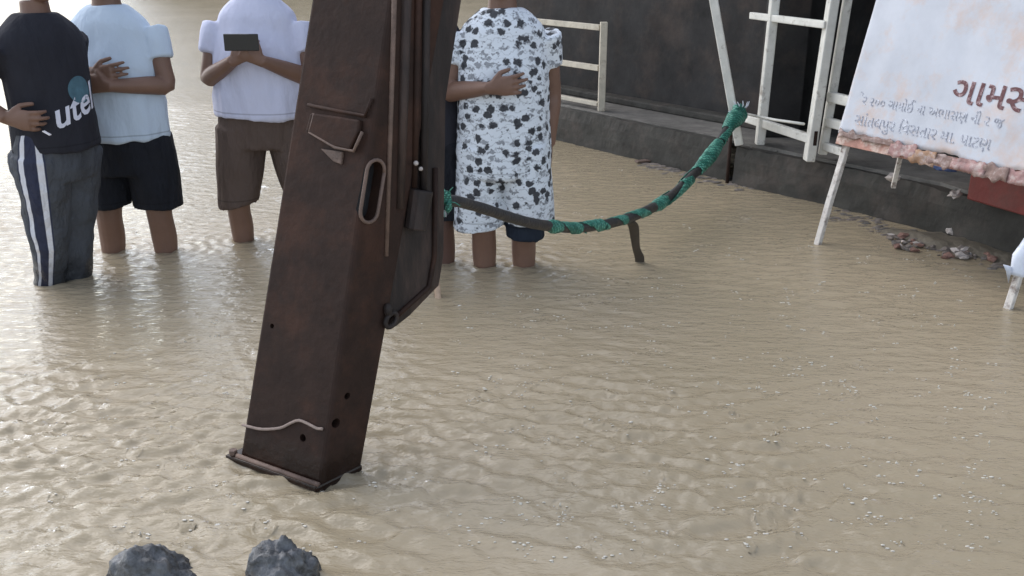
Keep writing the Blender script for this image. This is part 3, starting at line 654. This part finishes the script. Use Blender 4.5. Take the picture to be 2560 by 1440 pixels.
# welded pad on the broad face, with a plate added as a scraped patch
pq = [(786, 284), (850, 292), (909, 302), (906, 330), (884, 376), (838, 366), (774, 330)]
MB().prism([onL(*p, -.002) for p in pq], lf_n * .018).build('welded_pad', M['rust'], post, bevel=.005)
MB().tube([onL(*p, .012) for p in ((786, 284), (774, 330), (838, 368), (884, 378), (906, 330))], [.0045] * 5, 8).build('weld_bead', M['rust_edge'], post, True)
MB().tube([onL(*p, .006) for p in ((770, 262), (850, 278), (912, 290), (930, 246))], [.005] * 4, 8).build('weld_bead', M['rust'], post, True)
MB().prism([onL(*p, -.002) for p in ((806, 372), (862, 380), (858, 412), (838, 404))], lf_n * .010).build('scrape_plate', M['rust_edge'], post, bevel=.003)
sp = [(606, 1062), (625, 1067), (655, 1073), (700, 1070), (726, 1058), (748, 1051), (775, 1062), (792, 1071), (806, 1072)]
MB().tube([onL(*p, .006) for p in sp], [.0042] * len(sp), 8, ref=lf_n, sub=3).build('tied_string', M['string'], post, True)

# ------------------------------------------------------------------ rope: black hose bound with green net
RA = aty(1112, 500, 2.72); RB = aty(1846, 290, gA.y - .06)
pix = [(1112, 500), (1150, 505), (1210, 522), (1270, 542), (1330, 558), (1390, 567), (1440, 570), (1500, 563), (1550, 552), (1600, 534), (1645, 512), (1690, 480), (1735, 435), (1775, 390), (1805, 345), (1830, 305), (1846, 285)]
path = []
hv = V((RB.x - RA.x, RB.y - RA.y, 0)); hn = V((-hv.y, hv.x, 0)).normalized()
for p in pix: path.append(atp(*p, V((RA.x, RA.y, 0)), hn))
path[-1] = RB
def rr_at(p): return .0168 + (.0285 - .0168) * min(1, max(0, (p.y - 2.7) / 3.2))
pts, rad = smooth_path(path, [(rr_at(p), rr_at(p)) for p in path], 5)
rope = thing('rope', path[0], 'black hose bound with green net slung from the rusty post to the gate', 'rope')
mb = MB(); mb.tube(pts, [(r[0] * (1 + .10 * noise.noise(p * 30)), r[1] * (1 + .10 * noise.noise(p * 30))) for p, r in zip(pts, rad)], 12, ref=V((0, 0, 1))); mb.build('hose', M['hose'], rope, True)
def wrap(px0, px1, fat, seed, twist=0.0, arc=1.0, nm='net_wrap'):
    """net wound round the hose between two places; arc < 1 leaves part of the hose bare and winds as a band"""
    def locate(px):
        best = 0
        for i in range(len(pix) - 1):
            if pix[i][0] <= px <= pix[i + 1][0]: best = i + (px - pix[i][0]) / (pix[i + 1][0] - pix[i][0])
        if px >= pix[-1][0]: best = len(pix) - 1
        return best * 5
    i0, i1 = locate(px0), locate(px1); n = 26; K = 22; vs = []; fs = []; uv = []
    for s in range(n + 1):
        f = i0 + (i1 - i0) * s / n; k = min(int(f), len(pts) - 2); p = pts[k].lerp(pts[k + 1], f - k); t = (pts[min(k + 1, len(pts) - 1)] - pts[max(k - 1, 0)]).normalized()
        u = V((0, 0, 1)) - t * t.z; u.normalize(); v_ = t.cross(u); r = rad[k][0]
        prof = fat * (.75 + .25 * math.sin(math.pi * s / n)) if fat > 1.3 else fat
        for q in range(K + 1):
            an = 2 * math.pi * arc * q / K + twist * s / n + seed
            rr_ = r * (prof + .16 * noise.noise(V((math.cos(an) * 1.3, math.sin(an) * 1.3, s * .35 + seed * 9))))
            vs.append(p + u * math.cos(an) * rr_ + v_ * math.sin(an) * rr_); uv.append((q / K * arc, s / n * (i1 - i0) / 14))
    for s in range(n):
        for q in range(K): fs.append((s * (K + 1) + q, s * (K + 1) + q + 1, (s + 1) * (K + 1) + q + 1, (s + 1) * (K + 1) + q))
    me = bpy.data.meshes.new(nm); me.from_pydata([p - rope.location for p in vs], [], fs)
    ul = me.uv_layers.new(name='UVMap')
    for lp in me.loops: ul.data[lp.index].uv = uv[lp.vertex_index]
    me.shade_smooth(); o = link(nm, me, M['net'], rope); sd_ = o.modifiers.new('s', 'SOLIDIFY'); sd_.thickness = .003; return o
wrap(1368, 1400, 1.32, 1, 1.0); wrap(1402, 1446, 1.16, 4, 3.0, .55); wrap(1440, 1468, 1.15, 2, 2.0, .6); wrap(1466, 1502, 1.28, 3, 2.5, .7)
wrap(1634, 1664, 1.35, 5, 1.5, .8); wrap(1658, 1706, 1.30, 2, -1.5, .62); wrap(1704, 1722, 1.3, 6, 1.0, .8); wrap(1716, 1742, 1.18, 1.4, 2.0, .5)
wrap(1506, 1560, 1.14, 1, 6.0, .4); wrap(1560, 1636, 1.13, 3, 7.0, .38); wrap(1742, 1796, 1.55, 4, .8, .85); wrap(1798, 1824, 1.2, 0, 1.0, .5); wrap(1816, 1836, 1.45, 2, .8, .9); wrap(1828, 1846, 1.9, 3, .8, 1.0)
def clump(name, c, r, m, seed, n=7, parent=rope):
    rs = random.Random(seed); mb = MB()
    for i in range(n):
        d = V((rs.uniform(-1, 1), rs.uniform(-1, 1), rs.uniform(-1, 1))); mb.ball(V(c) + V((d.x * r[0], d.y * r[1], d.z * r[2])) * .6, tuple(q * rs.uniform(.45, .75) for q in r), 12, 8)
    o = fused(mb, name, None, None, min(r) * .12, 2, lambda p: .15 * min(r) * noise.noise(p * (1.6 / min(r))))
    for v_ in o.data.vertices: v_.co -= parent.location
    ul = o.data.uv_layers.new(name='UVMap')
    for lp in o.data.loops: q = o.data.vertices[lp.vertex_index].co; ul.data[lp.index].uv = (q.x * 9, q.z * 3)
    o.data.materials.append(m); o.parent = parent; return o
kc = path[0]
clump('knot', kc + V((0, 0, .0)), (.022, .022, .034), M['net'], 3)
M['teal_cloth'] = mat('dark_teal_cloth', (.012, .032, .042), .8, .3, 20, .3, 80)
clump('knot_cloth', kc + V((-.028, .01, -.022)), (.036, .03, .03), M['teal_cloth'], 8)
for i in range(7):
    a = random.uniform(0, 6.28); d = V((math.cos(a), -.3, math.sin(a) + .2)).normalized()
    MB().tube([kc + d * .015, kc + d * .035 + V((0, 0, .004)), kc + d * .05], [.002, .0018, .001], 6).build('frayed_end', M['net'] if i % 2 else M['plastic'], rope, True)
clump('end_knot', RB + V((0, -.03, .02)), (.040, .036, .052), M['net'], 5, 9)
for i in range(6):
    d = V((random.uniform(-.5, .6), -.4, random.uniform(.2, 1))).normalized(); MB().tube([RB + d * .04, RB + d * .08 + V((.01, 0, 0)), RB + d * .11], [.004, .004, .002], 6).build('frayed_end', M['plastic'], rope, True)
hq = atp(1578, 556, V((RA.x, RA.y, 0)), hn); hd = atp(1593, 618, V((RA.x, RA.y, 0)), hn); he = atp(1597, 674, V((RA.x, RA.y, 0)), hn)
mb = MB(); mb.tube([hq, hq.lerp(hd, .25) + V((.006, .006, 0)), hd + V((-.006, -.008, 0)), hd.lerp(he, .5) + V((.008, .004, 0)), he], [(.021, .005), (.023, .006), (.018, .005), (.022, .005), (.019, .004)], 10, sub=4); mb.build('hanging_strap', M['strap'], rope, True)

# ------------------------------------------------------------------ people
def hand(mb, wv_, d, pn, thumb, curl=.35, size=1.0, spread=.10):
    """palm, four fingers and a thumb; d to the fingertips, pn out of the palm, thumb = +1/-1 along d x pn"""
    d = d.normalized(); pn = (pn - d * pn.dot(d)).normalized(); sd_ = d.cross(pn) * thumb; s = size
    mb.tube([wv_ - d * .02 * s, wv_ + d * .025 * s, wv_ + d * .06 * s, wv_ + d * .092 * s], [(.024 * s, .020 * s), (.033 * s, .017 * s), (.042 * s, .016 * s), (.040 * s, .012 * s)], 14, ref=sd_)
    for i, (o_, L) in enumerate(((.0315, .072), (.0105, .081), (-.0105, .076), (-.0315, .060))):
        b = wv_ + d * (.088 - .006 * abs(i - 1)) * s + sd_ * o_ * s; dr = (d + sd_ * (o_ / .03) * spread).normalized(); P = [b - dr * .02 * s, b]; Rr = [.0095 * s, .0092 * s]
        cc = curl * (.9 + .12 * i); q = b; ang = cc * .8
        for f in (.45, .30, .25):
            dd = (dr * math.cos(ang) + pn * math.sin(ang)); q = q + dd * (L * f * s); P.append(q); Rr.append((.0088, .0080, .0066)[(.45, .30, .25).index(f)] * s); ang += cc
        mb.tube(P, Rr, 10, ref=sd_)
    b = wv_ + d * .022 * s + sd_ * .026 * s; dr = (d * .62 + sd_ * .66 + pn * .30).normalized(); m_ = b + dr * .040 * s; dr2 = (d * .9 + sd_ * .18 + pn * (.30 + curl * .4)).normalized()
    mb.tube([b - dr * .012 * s, b + dr * .012 * s, m_, m_ + dr2 * .028 * s, m_ + dr2 * .048 * s], [.013 * s, .014 * s, .0108 * s, .0098 * s, .0074 * s], 10)
def folds(amp, seed, zs=3.0, hs_=11.0, hem=None):
    off = V((seed * 3.7, seed * 1.3, seed * 5.1))
    def f(p):
        sk = p.z + .35 * p.x * math.sin(seed) + .1 * noise.noise(p * 4 + off)
        v_ = 1.1 * noise.noise(V((p.x * hs_ * .6, p.y * hs_ * .6, sk * zs)) + off) + .9 * (.35 - abs(noise.noise(V((p.x * hs_ * .8 + sk * 3, p.y * hs_, sk * zs * 1.7)) - off))) + .35 * noise.noise(V((p.x * hs_ * 2.2, p.y * hs_ * 2.2, p.z * zs * 2.6)) + off)
        return amp * v_ * (1.0 if hem is None else max(.5, min(1.8, 1.8 - 3 * abs(p.z - hem))))
    return f
def person(loc, rz, label, skin, P, s=1.0):
    """P holds the joints (metres above the feet, x to the viewer's right when rz = 0, facing -y)"""
    root = thing('person', V((loc[0], loc[1], GZ)), label, 'person', None, rz)
    mb = MB(); tx, ty = P.get('lean', (0, 0))
    def T(x, y, z): k = max(0, min(1, (z - .1) / .8)); return V((x + tx * k, y + ty * k, z))
    wsc = P.get('wide', 1.0)
    prof = [(.80, .145, .10), (.88, .165, .112), (.97, .155, .108), (1.06, .145, .102), (1.18, .158, .108), (1.29, .170, .108), (1.36, .150, .086), (1.405, .088, .062), (1.43, .062, .058), (1.48, .055, .056)]
    mb.tube([T(0, .0, z * s) for z, _, _ in prof], [(a * s * wsc, b * s * wsc) for _, a, b in prof], 20, sub=3)
    for i, L in enumerate(P['legs']):
        hp_, kn, an = T(*L[0]), T(*L[1]), T(*L[2]); k = P.get('legw', 1.0)
        mb.tube([hp_ + V((0, 0, .03)), hp_.lerp(kn, .35), hp_.lerp(kn, .8), kn, kn.lerp(an, .28) + V((0, .012, 0)), kn.lerp(an, .6), an + V((0, 0, .03)), an - V((0, 0, .05))],
                [.088 * k, .082 * k, .062 * k, .055 * k, .056 * k, .046 * k, .036 * k, .038 * k], 16, sub=3)
        f0 = V((an.x, an.y, .035)); fd = V((L[3][0], L[3][1], 0)).normalized(); mb.tube([f0 - fd * .06, f0, f0 + fd * .08 - V((0, 0, .008)), f0 + fd * .155 - V((0, 0, .015))], [(.034, .032), (.038, .034), (.044, .026), (.034, .016)], 14, ref=fd.cross(V((0, 0, 1))))
    arms = []
    for A in P['arms']:
        sh_, el, wr = T(*A[0]), T(*A[1]), T(*A[2])
        mb.tube([sh_ + V((0, 0, -.02)), sh_.lerp(el, .25), sh_.lerp(el, .7), el, el.lerp(wr, .25), el.lerp(wr, .65), wr], [.044, .046, .042, .039, .041, .034, (.029, .024)], 14, sub=3)
        hd_ = V(A[3]).normalized(); hand(mb, wr, hd_, V(A[4]), A[5], A[6]); arms.append((sh_, el, wr, hd_))
    hz = 1.585 * s; hc = T(0, -.012, hz)
    mb.ball(hc + V((0, .012, .02)), (.076, .093, .098), 24, 16); mb.ball(hc + V((0, -.030, -.045)), (.057, .058, .066), 18, 12); mb.ball(hc + V((0, -.052, -.088)), (.028, .024, .022), 12, 8)
    mb.tube([hc + V((0, -.082, .018)), hc + V((0, -.100, -.014)), hc + V((0, -.106, -.030))], [(.009, .010), (.012, .013), (.016, .010)], 10)
    mb.tube([hc + V((-.022, -.083, -.058)), hc + V((0, -.091, -.056)), hc + V((.022, -.083, -.058))], [.006, .0085, .006], 8, ref=V((0, 0, 1)))
    mb.tube([hc + V((-.045, -.074, .030)), hc + V((0, -.088, .036)), hc + V((.045, -.074, .030))], [.010, .010, .010], 8, ref=V((0, 0, 1)))
    for e_ in (-1, 1): mb.ball(hc + V((e_ * .078, .016, -.008)), (.010, .020, .030), 10, 8)
    fused(mb, 'body', M[skin], root, .0046, 3)
    for e_ in (-1, 1): MB().ball(hc + V((e_ * .031, -.077, .012)), (.013, .010, .009), 10, 8).build('eye', M['eye'], root, True, local=True)
    hb = MB(); hb.ball(hc + V((0, .024, .040)), (.083, .094, .090), 24, 16); hb.ball(hc + V((0, .055, -.01)), (.074, .060, .080), 18, 12)
    fused(hb, 'hair', M['hair'], root, .009, 2, lambda p: .006 * noise.noise(p * 60))
    return root, T, arms
def shirt(root, T, arms, m, hem, wx, wy, s=1.0, sleeve=.55, seed=1, amp=.008, cx=0.0, name='shirt', hemtilt=0.0):
    mb = MB()
    prof = [(hem, wx, wy), (hem + .10, wx * .99, wy * .99), (1.06, wx * .95, wy * .97), (1.18, max(wx * .93, .172), max(wy * .94, .122)), (1.29, .186, .128), (1.355, .172, .114), (1.405, .125, .092), (1.435, .085, .072)]
    mb.tube([T(cx * (1 - i / 7), 0, z * (s if i > 1 else 1)) for i, (z, _, _) in enumerate(prof)], [(a, b) for _, a, b in prof], 24, sub=4)
    for (a, b, c, d) in arms:
        mb.tube([a + V((0, 0, -.018)), a.lerp(b, .22), a.lerp(b, sleeve)], [.064, .062, .057], 16, sub=3)
    def f(p, g_=folds(amp, seed, 2.2, 9.0, hem)): return g_(p)
    o = fused(mb, name, seamed(m, hem + .026), root, .0085, 3, f); return o
def shorts(root, T, m, waist, hem, legs, rx, ry, hemr, seed=1, amp=.007, crotch=None, wx=.17, wy=.125, name='shorts'):
    mb = MB(); cr_ = crotch or .74
    mb.tube([T(0, 0, waist), T(0, 0, (waist + cr_) / 2), T(0, 0, cr_ + .03)], [(wx, wy), (wx * 1.08, wy * 1.05), (wx * 1.04, wy)], 22, sub=4)
    for i, L in enumerate(legs):
        a, b = T(*L[0]), T(*L[1]); hz_ = hem[i] if isinstance(hem, tuple) else hem
        t = (a.z - hz_) / (a.z - b.z); e_ = a.lerp(b, t)
        mb.tube([a + V((0, 0, .02)), a.lerp(e_, .5), e_ + V((0, 0, .03)), e_], [(rx, ry), ((rx + hemr) / 2 + .004, (ry + hemr) / 2 + .004), (hemr, hemr), (hemr * 1.03, hemr * 1.03)], 18, sub=4)
    return fused(mb, name, seamed(m, (hem if not isinstance(hem, tuple) else sum(hem) / 2) + .028), root, .0085, 3, folds(amp, seed, 3.0, 10.0))

def seamed(m, z):
    m = m.copy(); m.name = m.name.split('.')[0] + '_hemmed'; n, l, b = nodes(m); src = b.inputs['Base Color'].links[0].from_socket
    tc = n.new('ShaderNodeTexCoord'); sp = n.new('ShaderNodeSeparateXYZ'); l.new(tc.outputs['Object'], sp.inputs[0])
    mt = n.new('ShaderNodeMath'); mt.operation = 'SUBTRACT'; mt.inputs[1].default_value = z; l.new(sp.outputs[2], mt.inputs[0])
    ab = n.new('ShaderNodeMath'); ab.operation = 'ABSOLUTE'; l.new(mt.outputs[0], ab.inputs[0])
    mr = n.new('ShaderNodeMapRange'); mr.inputs['From Min'].default_value = .001; mr.inputs['From Max'].default_value = .0045; mr.inputs['To Min'].default_value = .62; mr.inputs['To Max'].default_value = 1; l.new(ab.outputs[0], mr.inputs['Value'])
    vm = n.new('ShaderNodeVectorMath'); vm.operation = 'SCALE'; l.new(src, vm.inputs[0]); l.new(mr.outputs[0], vm.inputs['Scale']); l.new(vm.outputs[0], b.inputs['Base Color']); return m
# 1: black T-shirt and striped track pants, turned to his left, right hand at the belly
P1 = dict(lean=(-.03, -.17), wide=.95, legs=[((-.085, 0, .86), (-.065, -.01, .47), (-.055, .05, .08), (-.1, -1)), ((.085, 0, .86), (.050, -.02, .47), (.04, .00, .08), (.15, -1))],
          arms=[((-.175, .01, 1.345), (-.265, .12, 1.12), (-.222, -.035, 1.055), (.38, -.93, -.12), (.93, .38, 0), 1, .50),
                ((.175, .03, 1.345), (.215, .12, 1.08), (.19, .13, .845), (0, -.0, -1), (-1, 0, 0), 1, .4)])
r1, T1, a1 = person((-2.012, 4.03), R(62), 'person in a black printed T-shirt and dark track pants with two white stripes', 'skin', P1)
def seam(me):                                        # arc distance from the outer side seam of the right leg
    at_ = me.attributes.new('seam', 'FLOAT', 'POINT'); L = P1['legs'][0]; hp_, kn, an = T1(*L[0]), T1(*L[1]), T1(*L[2]); vals = []
    for v_ in me.vertices:
        p = v_.co; c = hp_.lerp(kn, max(-.5, (hp_.z - p.z) / (hp_.z - kn.z))) if p.z > kn.z else kn.lerp(an, (kn.z - p.z) / (kn.z - an.z))
        x, y = -(p.x - c.x), -(p.y - c.y)
        if x < -.02 and p.x > .0: vals.append(9.0); continue
        ang = math.atan2(y - .0, max(x, -1)); vals.append((ang - .58) * .085 if x > -.05 else 9.0)
    at_.data.foreach_set('value', vals)
def track_pants():
    mb = MB(); mb.tube([T1(0, 0, 1.0), T1(0, 0, .90), T1(0, .0, .80)], [(.165, .125), (.178, .13), (.165, .13)], 22, sub=4)
    for L in P1['legs']:
        a, b, c = T1(*L[0]), T1(*L[1]), T1(*L[2]); mb.tube([a + V((0, 0, .03)), a.lerp(b, .5), b, b.lerp(c, .4), c + V((0, 0, .04))], [(.108, .118), (.096, .103), (.074, .080), (.066, .070), (.058, .062)], 18, sub=4)
    return fused(mb, 'track_pants', M['track'], r1, .0075, 3, folds(.009, 4, 7.0, 7.0), seam)
track_pants()
t1 = shirt(r1, T1, a1, M['black_tee'], .90, .172, .148, seed=2, amp=.012)
def shirt_text(body, size, m, x0, z0, tilt, parent, T, name, shear=.35, off=.001):
    cu = bpy.data.curves.new('t', 'FONT'); cu.body = body; cu.size = size; cu.extrude = .0005; cu.shear = shear; cu.offset = off; cu.resolution_u = 3
    o = bpy.data.objects.new('t', cu); C.objects.link(o); me = evaluated(o); bpy.data.objects.remove(o)
    bm = bmesh.new(); bm.from_mesh(me); bmesh.ops.triangulate(bm, faces=bm.faces); bmesh.ops.subdivide_edges(bm, edges=[e_ for e_ in bm.edges if e_.calc_length() > .012], cuts=2); bm.to_mesh(me); bm.free()
    c, s_ = math.cos(tilt), math.sin(tilt)
    from mathutils.bvhtree import BVHTree
    tg = parent.data; bv = BVHTree.FromPolygons([v_.co for v_ in tg.vertices], [p.vertices for p in tg.polygons])
    for v_ in me.vertices:
        x, z = x0 + v_.co.x * c - v_.co.y * s_, z0 + v_.co.x * s_ + v_.co.y * c
        h = bv.ray_cast(V((x, -1, z)), V((0, 1, 0))); y = h[0].y if h[0] else -.1
        v_.co = V((x, y - .002 - v_.co.z, z))
    me.name = name; o = link(name, me, m, parent); return o
shirt_text('utel', .14, M['print_white'], -.125, .995, R(18), t1, T1, 'shirt_lettering', .45, .002)
shirt_text('\u25cf', .11, M['print_teal'], -.03, 1.085, R(18), t1, T1, 'shirt_graphic', 0, .012)
pw = thing('paper_slip', r1.location, 'thin white slip held in the fingers of the person in striped track pants', 'paper', None, R(62))
hp1 = a1[0][2] + a1[0][3] * .135 + V((-.005, -.012, -.030))
MB().bar(hp1, hp1 + V((.006, -.030, -.014)), .012, .003).build('slip', M['paper'], pw, local=True)

# 2: pale blue T-shirt, baggy black shorts
P2 = dict(lean=(0, 0), wide=1.05, legw=1.05, legs=[((-.105, 0, .84), (-.118, -.02, .47), (-.150, .02, .08), (-.3, -1)), ((.105, 0, .84), (.118, -.01, .47), (.118, .03, .08), (.2, -1))],
          arms=[((-.185, .01, 1.345), (-.235, -.02, 1.09), (-.03, -.185, 1.15), (.95, -.1, .12), (0, .9, 0), 1, .3), ((.185, .01, 1.345), (.235, -.04, 1.09), (.04, -.215, 1.11), (-.95, .05, .12), (0, .9, 0), -1, .3)])
r2, T2, a2 = person((-1.785, 4.40), 0, 'person in a pale blue white T-shirt and baggy black knee length shorts', 'skin', P2)
shorts(r2, T2, M['black_shorts'], .98, (.535, .525), P2['legs'], .115, .12, .108, 3, .010, .66, .192, .14)
shirt(r2, T2, a2, M['white_tee'], .855, .218, .170, seed=5, amp=.011)
# 3: pale lilac shirt, long brown shorts, legs apart
P3 = dict(wide=1.08, lean=(0, 0), legs=[((-.115, 0, .84), (-.168, -.01, .47), (-.165, .03, .08), (-.3, -1)), ((.115, 0, .84), (.178, -.01, .47), (.19, .02, .08), (.3, -1))],
          arms=[((-.19, .01, 1.35), (-.235, -.05, 1.10), (-.06, -.23, 1.20), (.75, -.2, .55), (.3, .8, 0), 1, .6), ((.19, .01, 1.35), (.235, -.05, 1.10), (.06, -.23, 1.20), (-.75, -.2, .55), (-.3, .8, 0), -1, .6)])
r3, T3, a3 = person((-1.172, 4.57), 0, 'person in a pale lilac shirt and long brown shorts with legs apart', 'skin', P3, 1.02)
shorts(r3, T3, M['brown_shorts'], 1.0, (.49, .50), P3['legs'], .122, .125, .098, 6, .008, .745, .205, .14)
shirt(r3, T3, a3, M['lilac_tee'], .925, .232, .172, 1.02, seed=8, amp=.011)
ph3 = thing('phone', r3.location, 'black phone held up by the person in brown shorts', 'phone')
pc = (a3[0][2] + a3[1][2]) / 2 + V((0, -.07, .085)); MB().box(pc.x - .075, pc.y - .004, pc.z - .036, pc.x + .075, pc.y + .004, pc.z + .036).build('case', M['phone'], ph3, bevel=.003, local=True)
# 4: dark clothes, mostly behind the post, holding a stick
P4 = dict(legs=[((-.09, 0, .84), (-.11, -.01, .47), (-.12, .03, .08), (-.2, -1)), ((.09, 0, .84), (.085, -.02, .47), (.09, .02, .08), (.2, -1))],
          arms=[((-.18, .01, 1.345), (-.25, .0, 1.09), (-.14, -.20, 1.02), (.6, -.7, .1), (.7, .6, 0), -1, .8), ((.18, .01, 1.345), (.232, .03, 1.08), (.205, -.02, .835), (-.06, -.15, -1), (-1, 0, 0), 1, .4)])
r4, T4, a4 = person((-.405, 4.24), 0, 'person in black clothes standing mostly hidden behind the rusty post', 'skin_dark', P4)
shorts(r4, T4, M['black_shorts'], .98, .52, P4['legs'], .105, .115, .095, 9, .008, .73, .172, .13)
shirt(r4, T4, a4, M['black_tee'], .80, .185, .145, seed=11, amp=.008)
s0 = V((-.308, 3.75, 0)); s1 = aty(1078, 590, 3.88)
sdv = (s1 - s0); st = thing('wooden_stick', s0, 'thin pale wooden stick standing in the water behind the rusty post', 'stick')
MB().tube([s0 - sdv * .6, s0, s0 + sdv * .5 + V((.004, 0, 0)), s0 + sdv, s0 + sdv * 1.75], [.014, .0135, .012, .0115, .011], 10, sub=3).build('shaft', M['stick'], st, True)
# 5: long white shirt with black flowers, loose matching shorts over dark ones
P5 = dict(wide=1.05, legs=[((-.085, 0, .84), (-.088, -.02, .47), (-.085, .02, .08), (-.2, -1)), ((.085, 0, .84), (.092, -.02, .47), (.098, .02, .08), (.2, -1))],
          arms=[((-.185, .01, 1.345), (-.235, -.03, 1.09), (-.05, -.20, 1.13), (.95, -.05, .12), (0, .9, 0), 1, .3), ((.185, .02, 1.345), (.218, .08, 1.07), (.205, .07, .84), (.0, -.08, -1), (-1, 0, 0), 1, .35)])
r5, T5, a5 = person((-.04, 4.19), 0, 'person in a long white shirt and loose shorts printed with black flowers', 'skin', P5)
shorts(r5, T5, M['navy'], .95, (.50, .445), [((-.085, 0, .84), (-.088, -.02, .47)), ((.085, 0, .84), (.098, -.02, .47))], .10, .11, .088, 2, .005, .74, .17, .13, 'inner_shorts')
shorts(r5, T5, M['floral'], .95, (.490, .515), [((-.092, -.01, .84), (-.112, -.02, .47)), ((.092, -.01, .84), (.112, -.02, .47))], .112, .14, .118, 7, .009, .70, .20, .15, 'printed_shorts')
shirt(r5, T5, a5, M['floral'], .735, .212, .165, seed=14, amp=.011, name='printed_shirt')

# ------------------------------------------------------------------ rain hitting the water
mb = MB(); mr_ = MB()
for i in range(900):
    px = random.uniform(60, 2520); py = random.uniform(420, 1400)
    if px < 1150 and random.random() < .75: continue
    p = at(px, py)
    if p.x > 1.2 and p.y > 4.5: continue
    if i % 3 == 0:                                   # spreading ring with a low crest
        r = random.uniform(.008, .030); n_ = 18; th = .0016 + r * .05; vs = []; fs = []
        for k in range(n_):
            a = 2 * math.pi * k / n_; d = V((math.cos(a), math.sin(a), 0)); rr_ = r * (1 + .06 * noise.noise(p * 9 + d))
            vs += [V((q.x, q.y, WH(q.x, q.y) + h_)) for q, h_ in ((p + d * (rr_ - th * 1.8), -.0016), (p + d * rr_, .0017), (p + d * (rr_ + th * 2.2), -.0016))]
        for k in range(n_):
            k2 = (k + 1) % n_; fs += [(3 * k, 3 * k + 1, 3 * k2 + 1, 3 * k2), (3 * k + 1, 3 * k + 2, 3 * k2 + 2, 3 * k2 + 1)]
        mr_.add(vs, fs)
    r = random.uniform(.0016, .0036)
    for k in range(random.randint(1, 4)): q_ = r * random.uniform(.5, 1); b_ = p + V((random.gauss(0, .014), random.gauss(0, .009), 0)); b_.z = WH(b_.x, b_.y) + .001; mb.ball(b_, (q_ * 2.2, q_ * 1.2, q_ * .6), 6, 4)
    if random.random() < .10: mb.tube([p, p + V((0, 0, random.uniform(.005, .011)))], [.0030, .0012], 6)
M['drops'] = mat('splash_water', (.60, .555, .47), .15, .1, 5, 0, spec=.5)
props(mb.build('rain_splashes', M['drops'], None, True), kind='stuff')
rm = bpy.data.meshes.new('rain_rings'); rm.from_pydata(mr_.v, [], mr_.f); rm.update(); rm.shade_smooth(); props(link('rain_rings', rm, M['water']), kind='stuff')
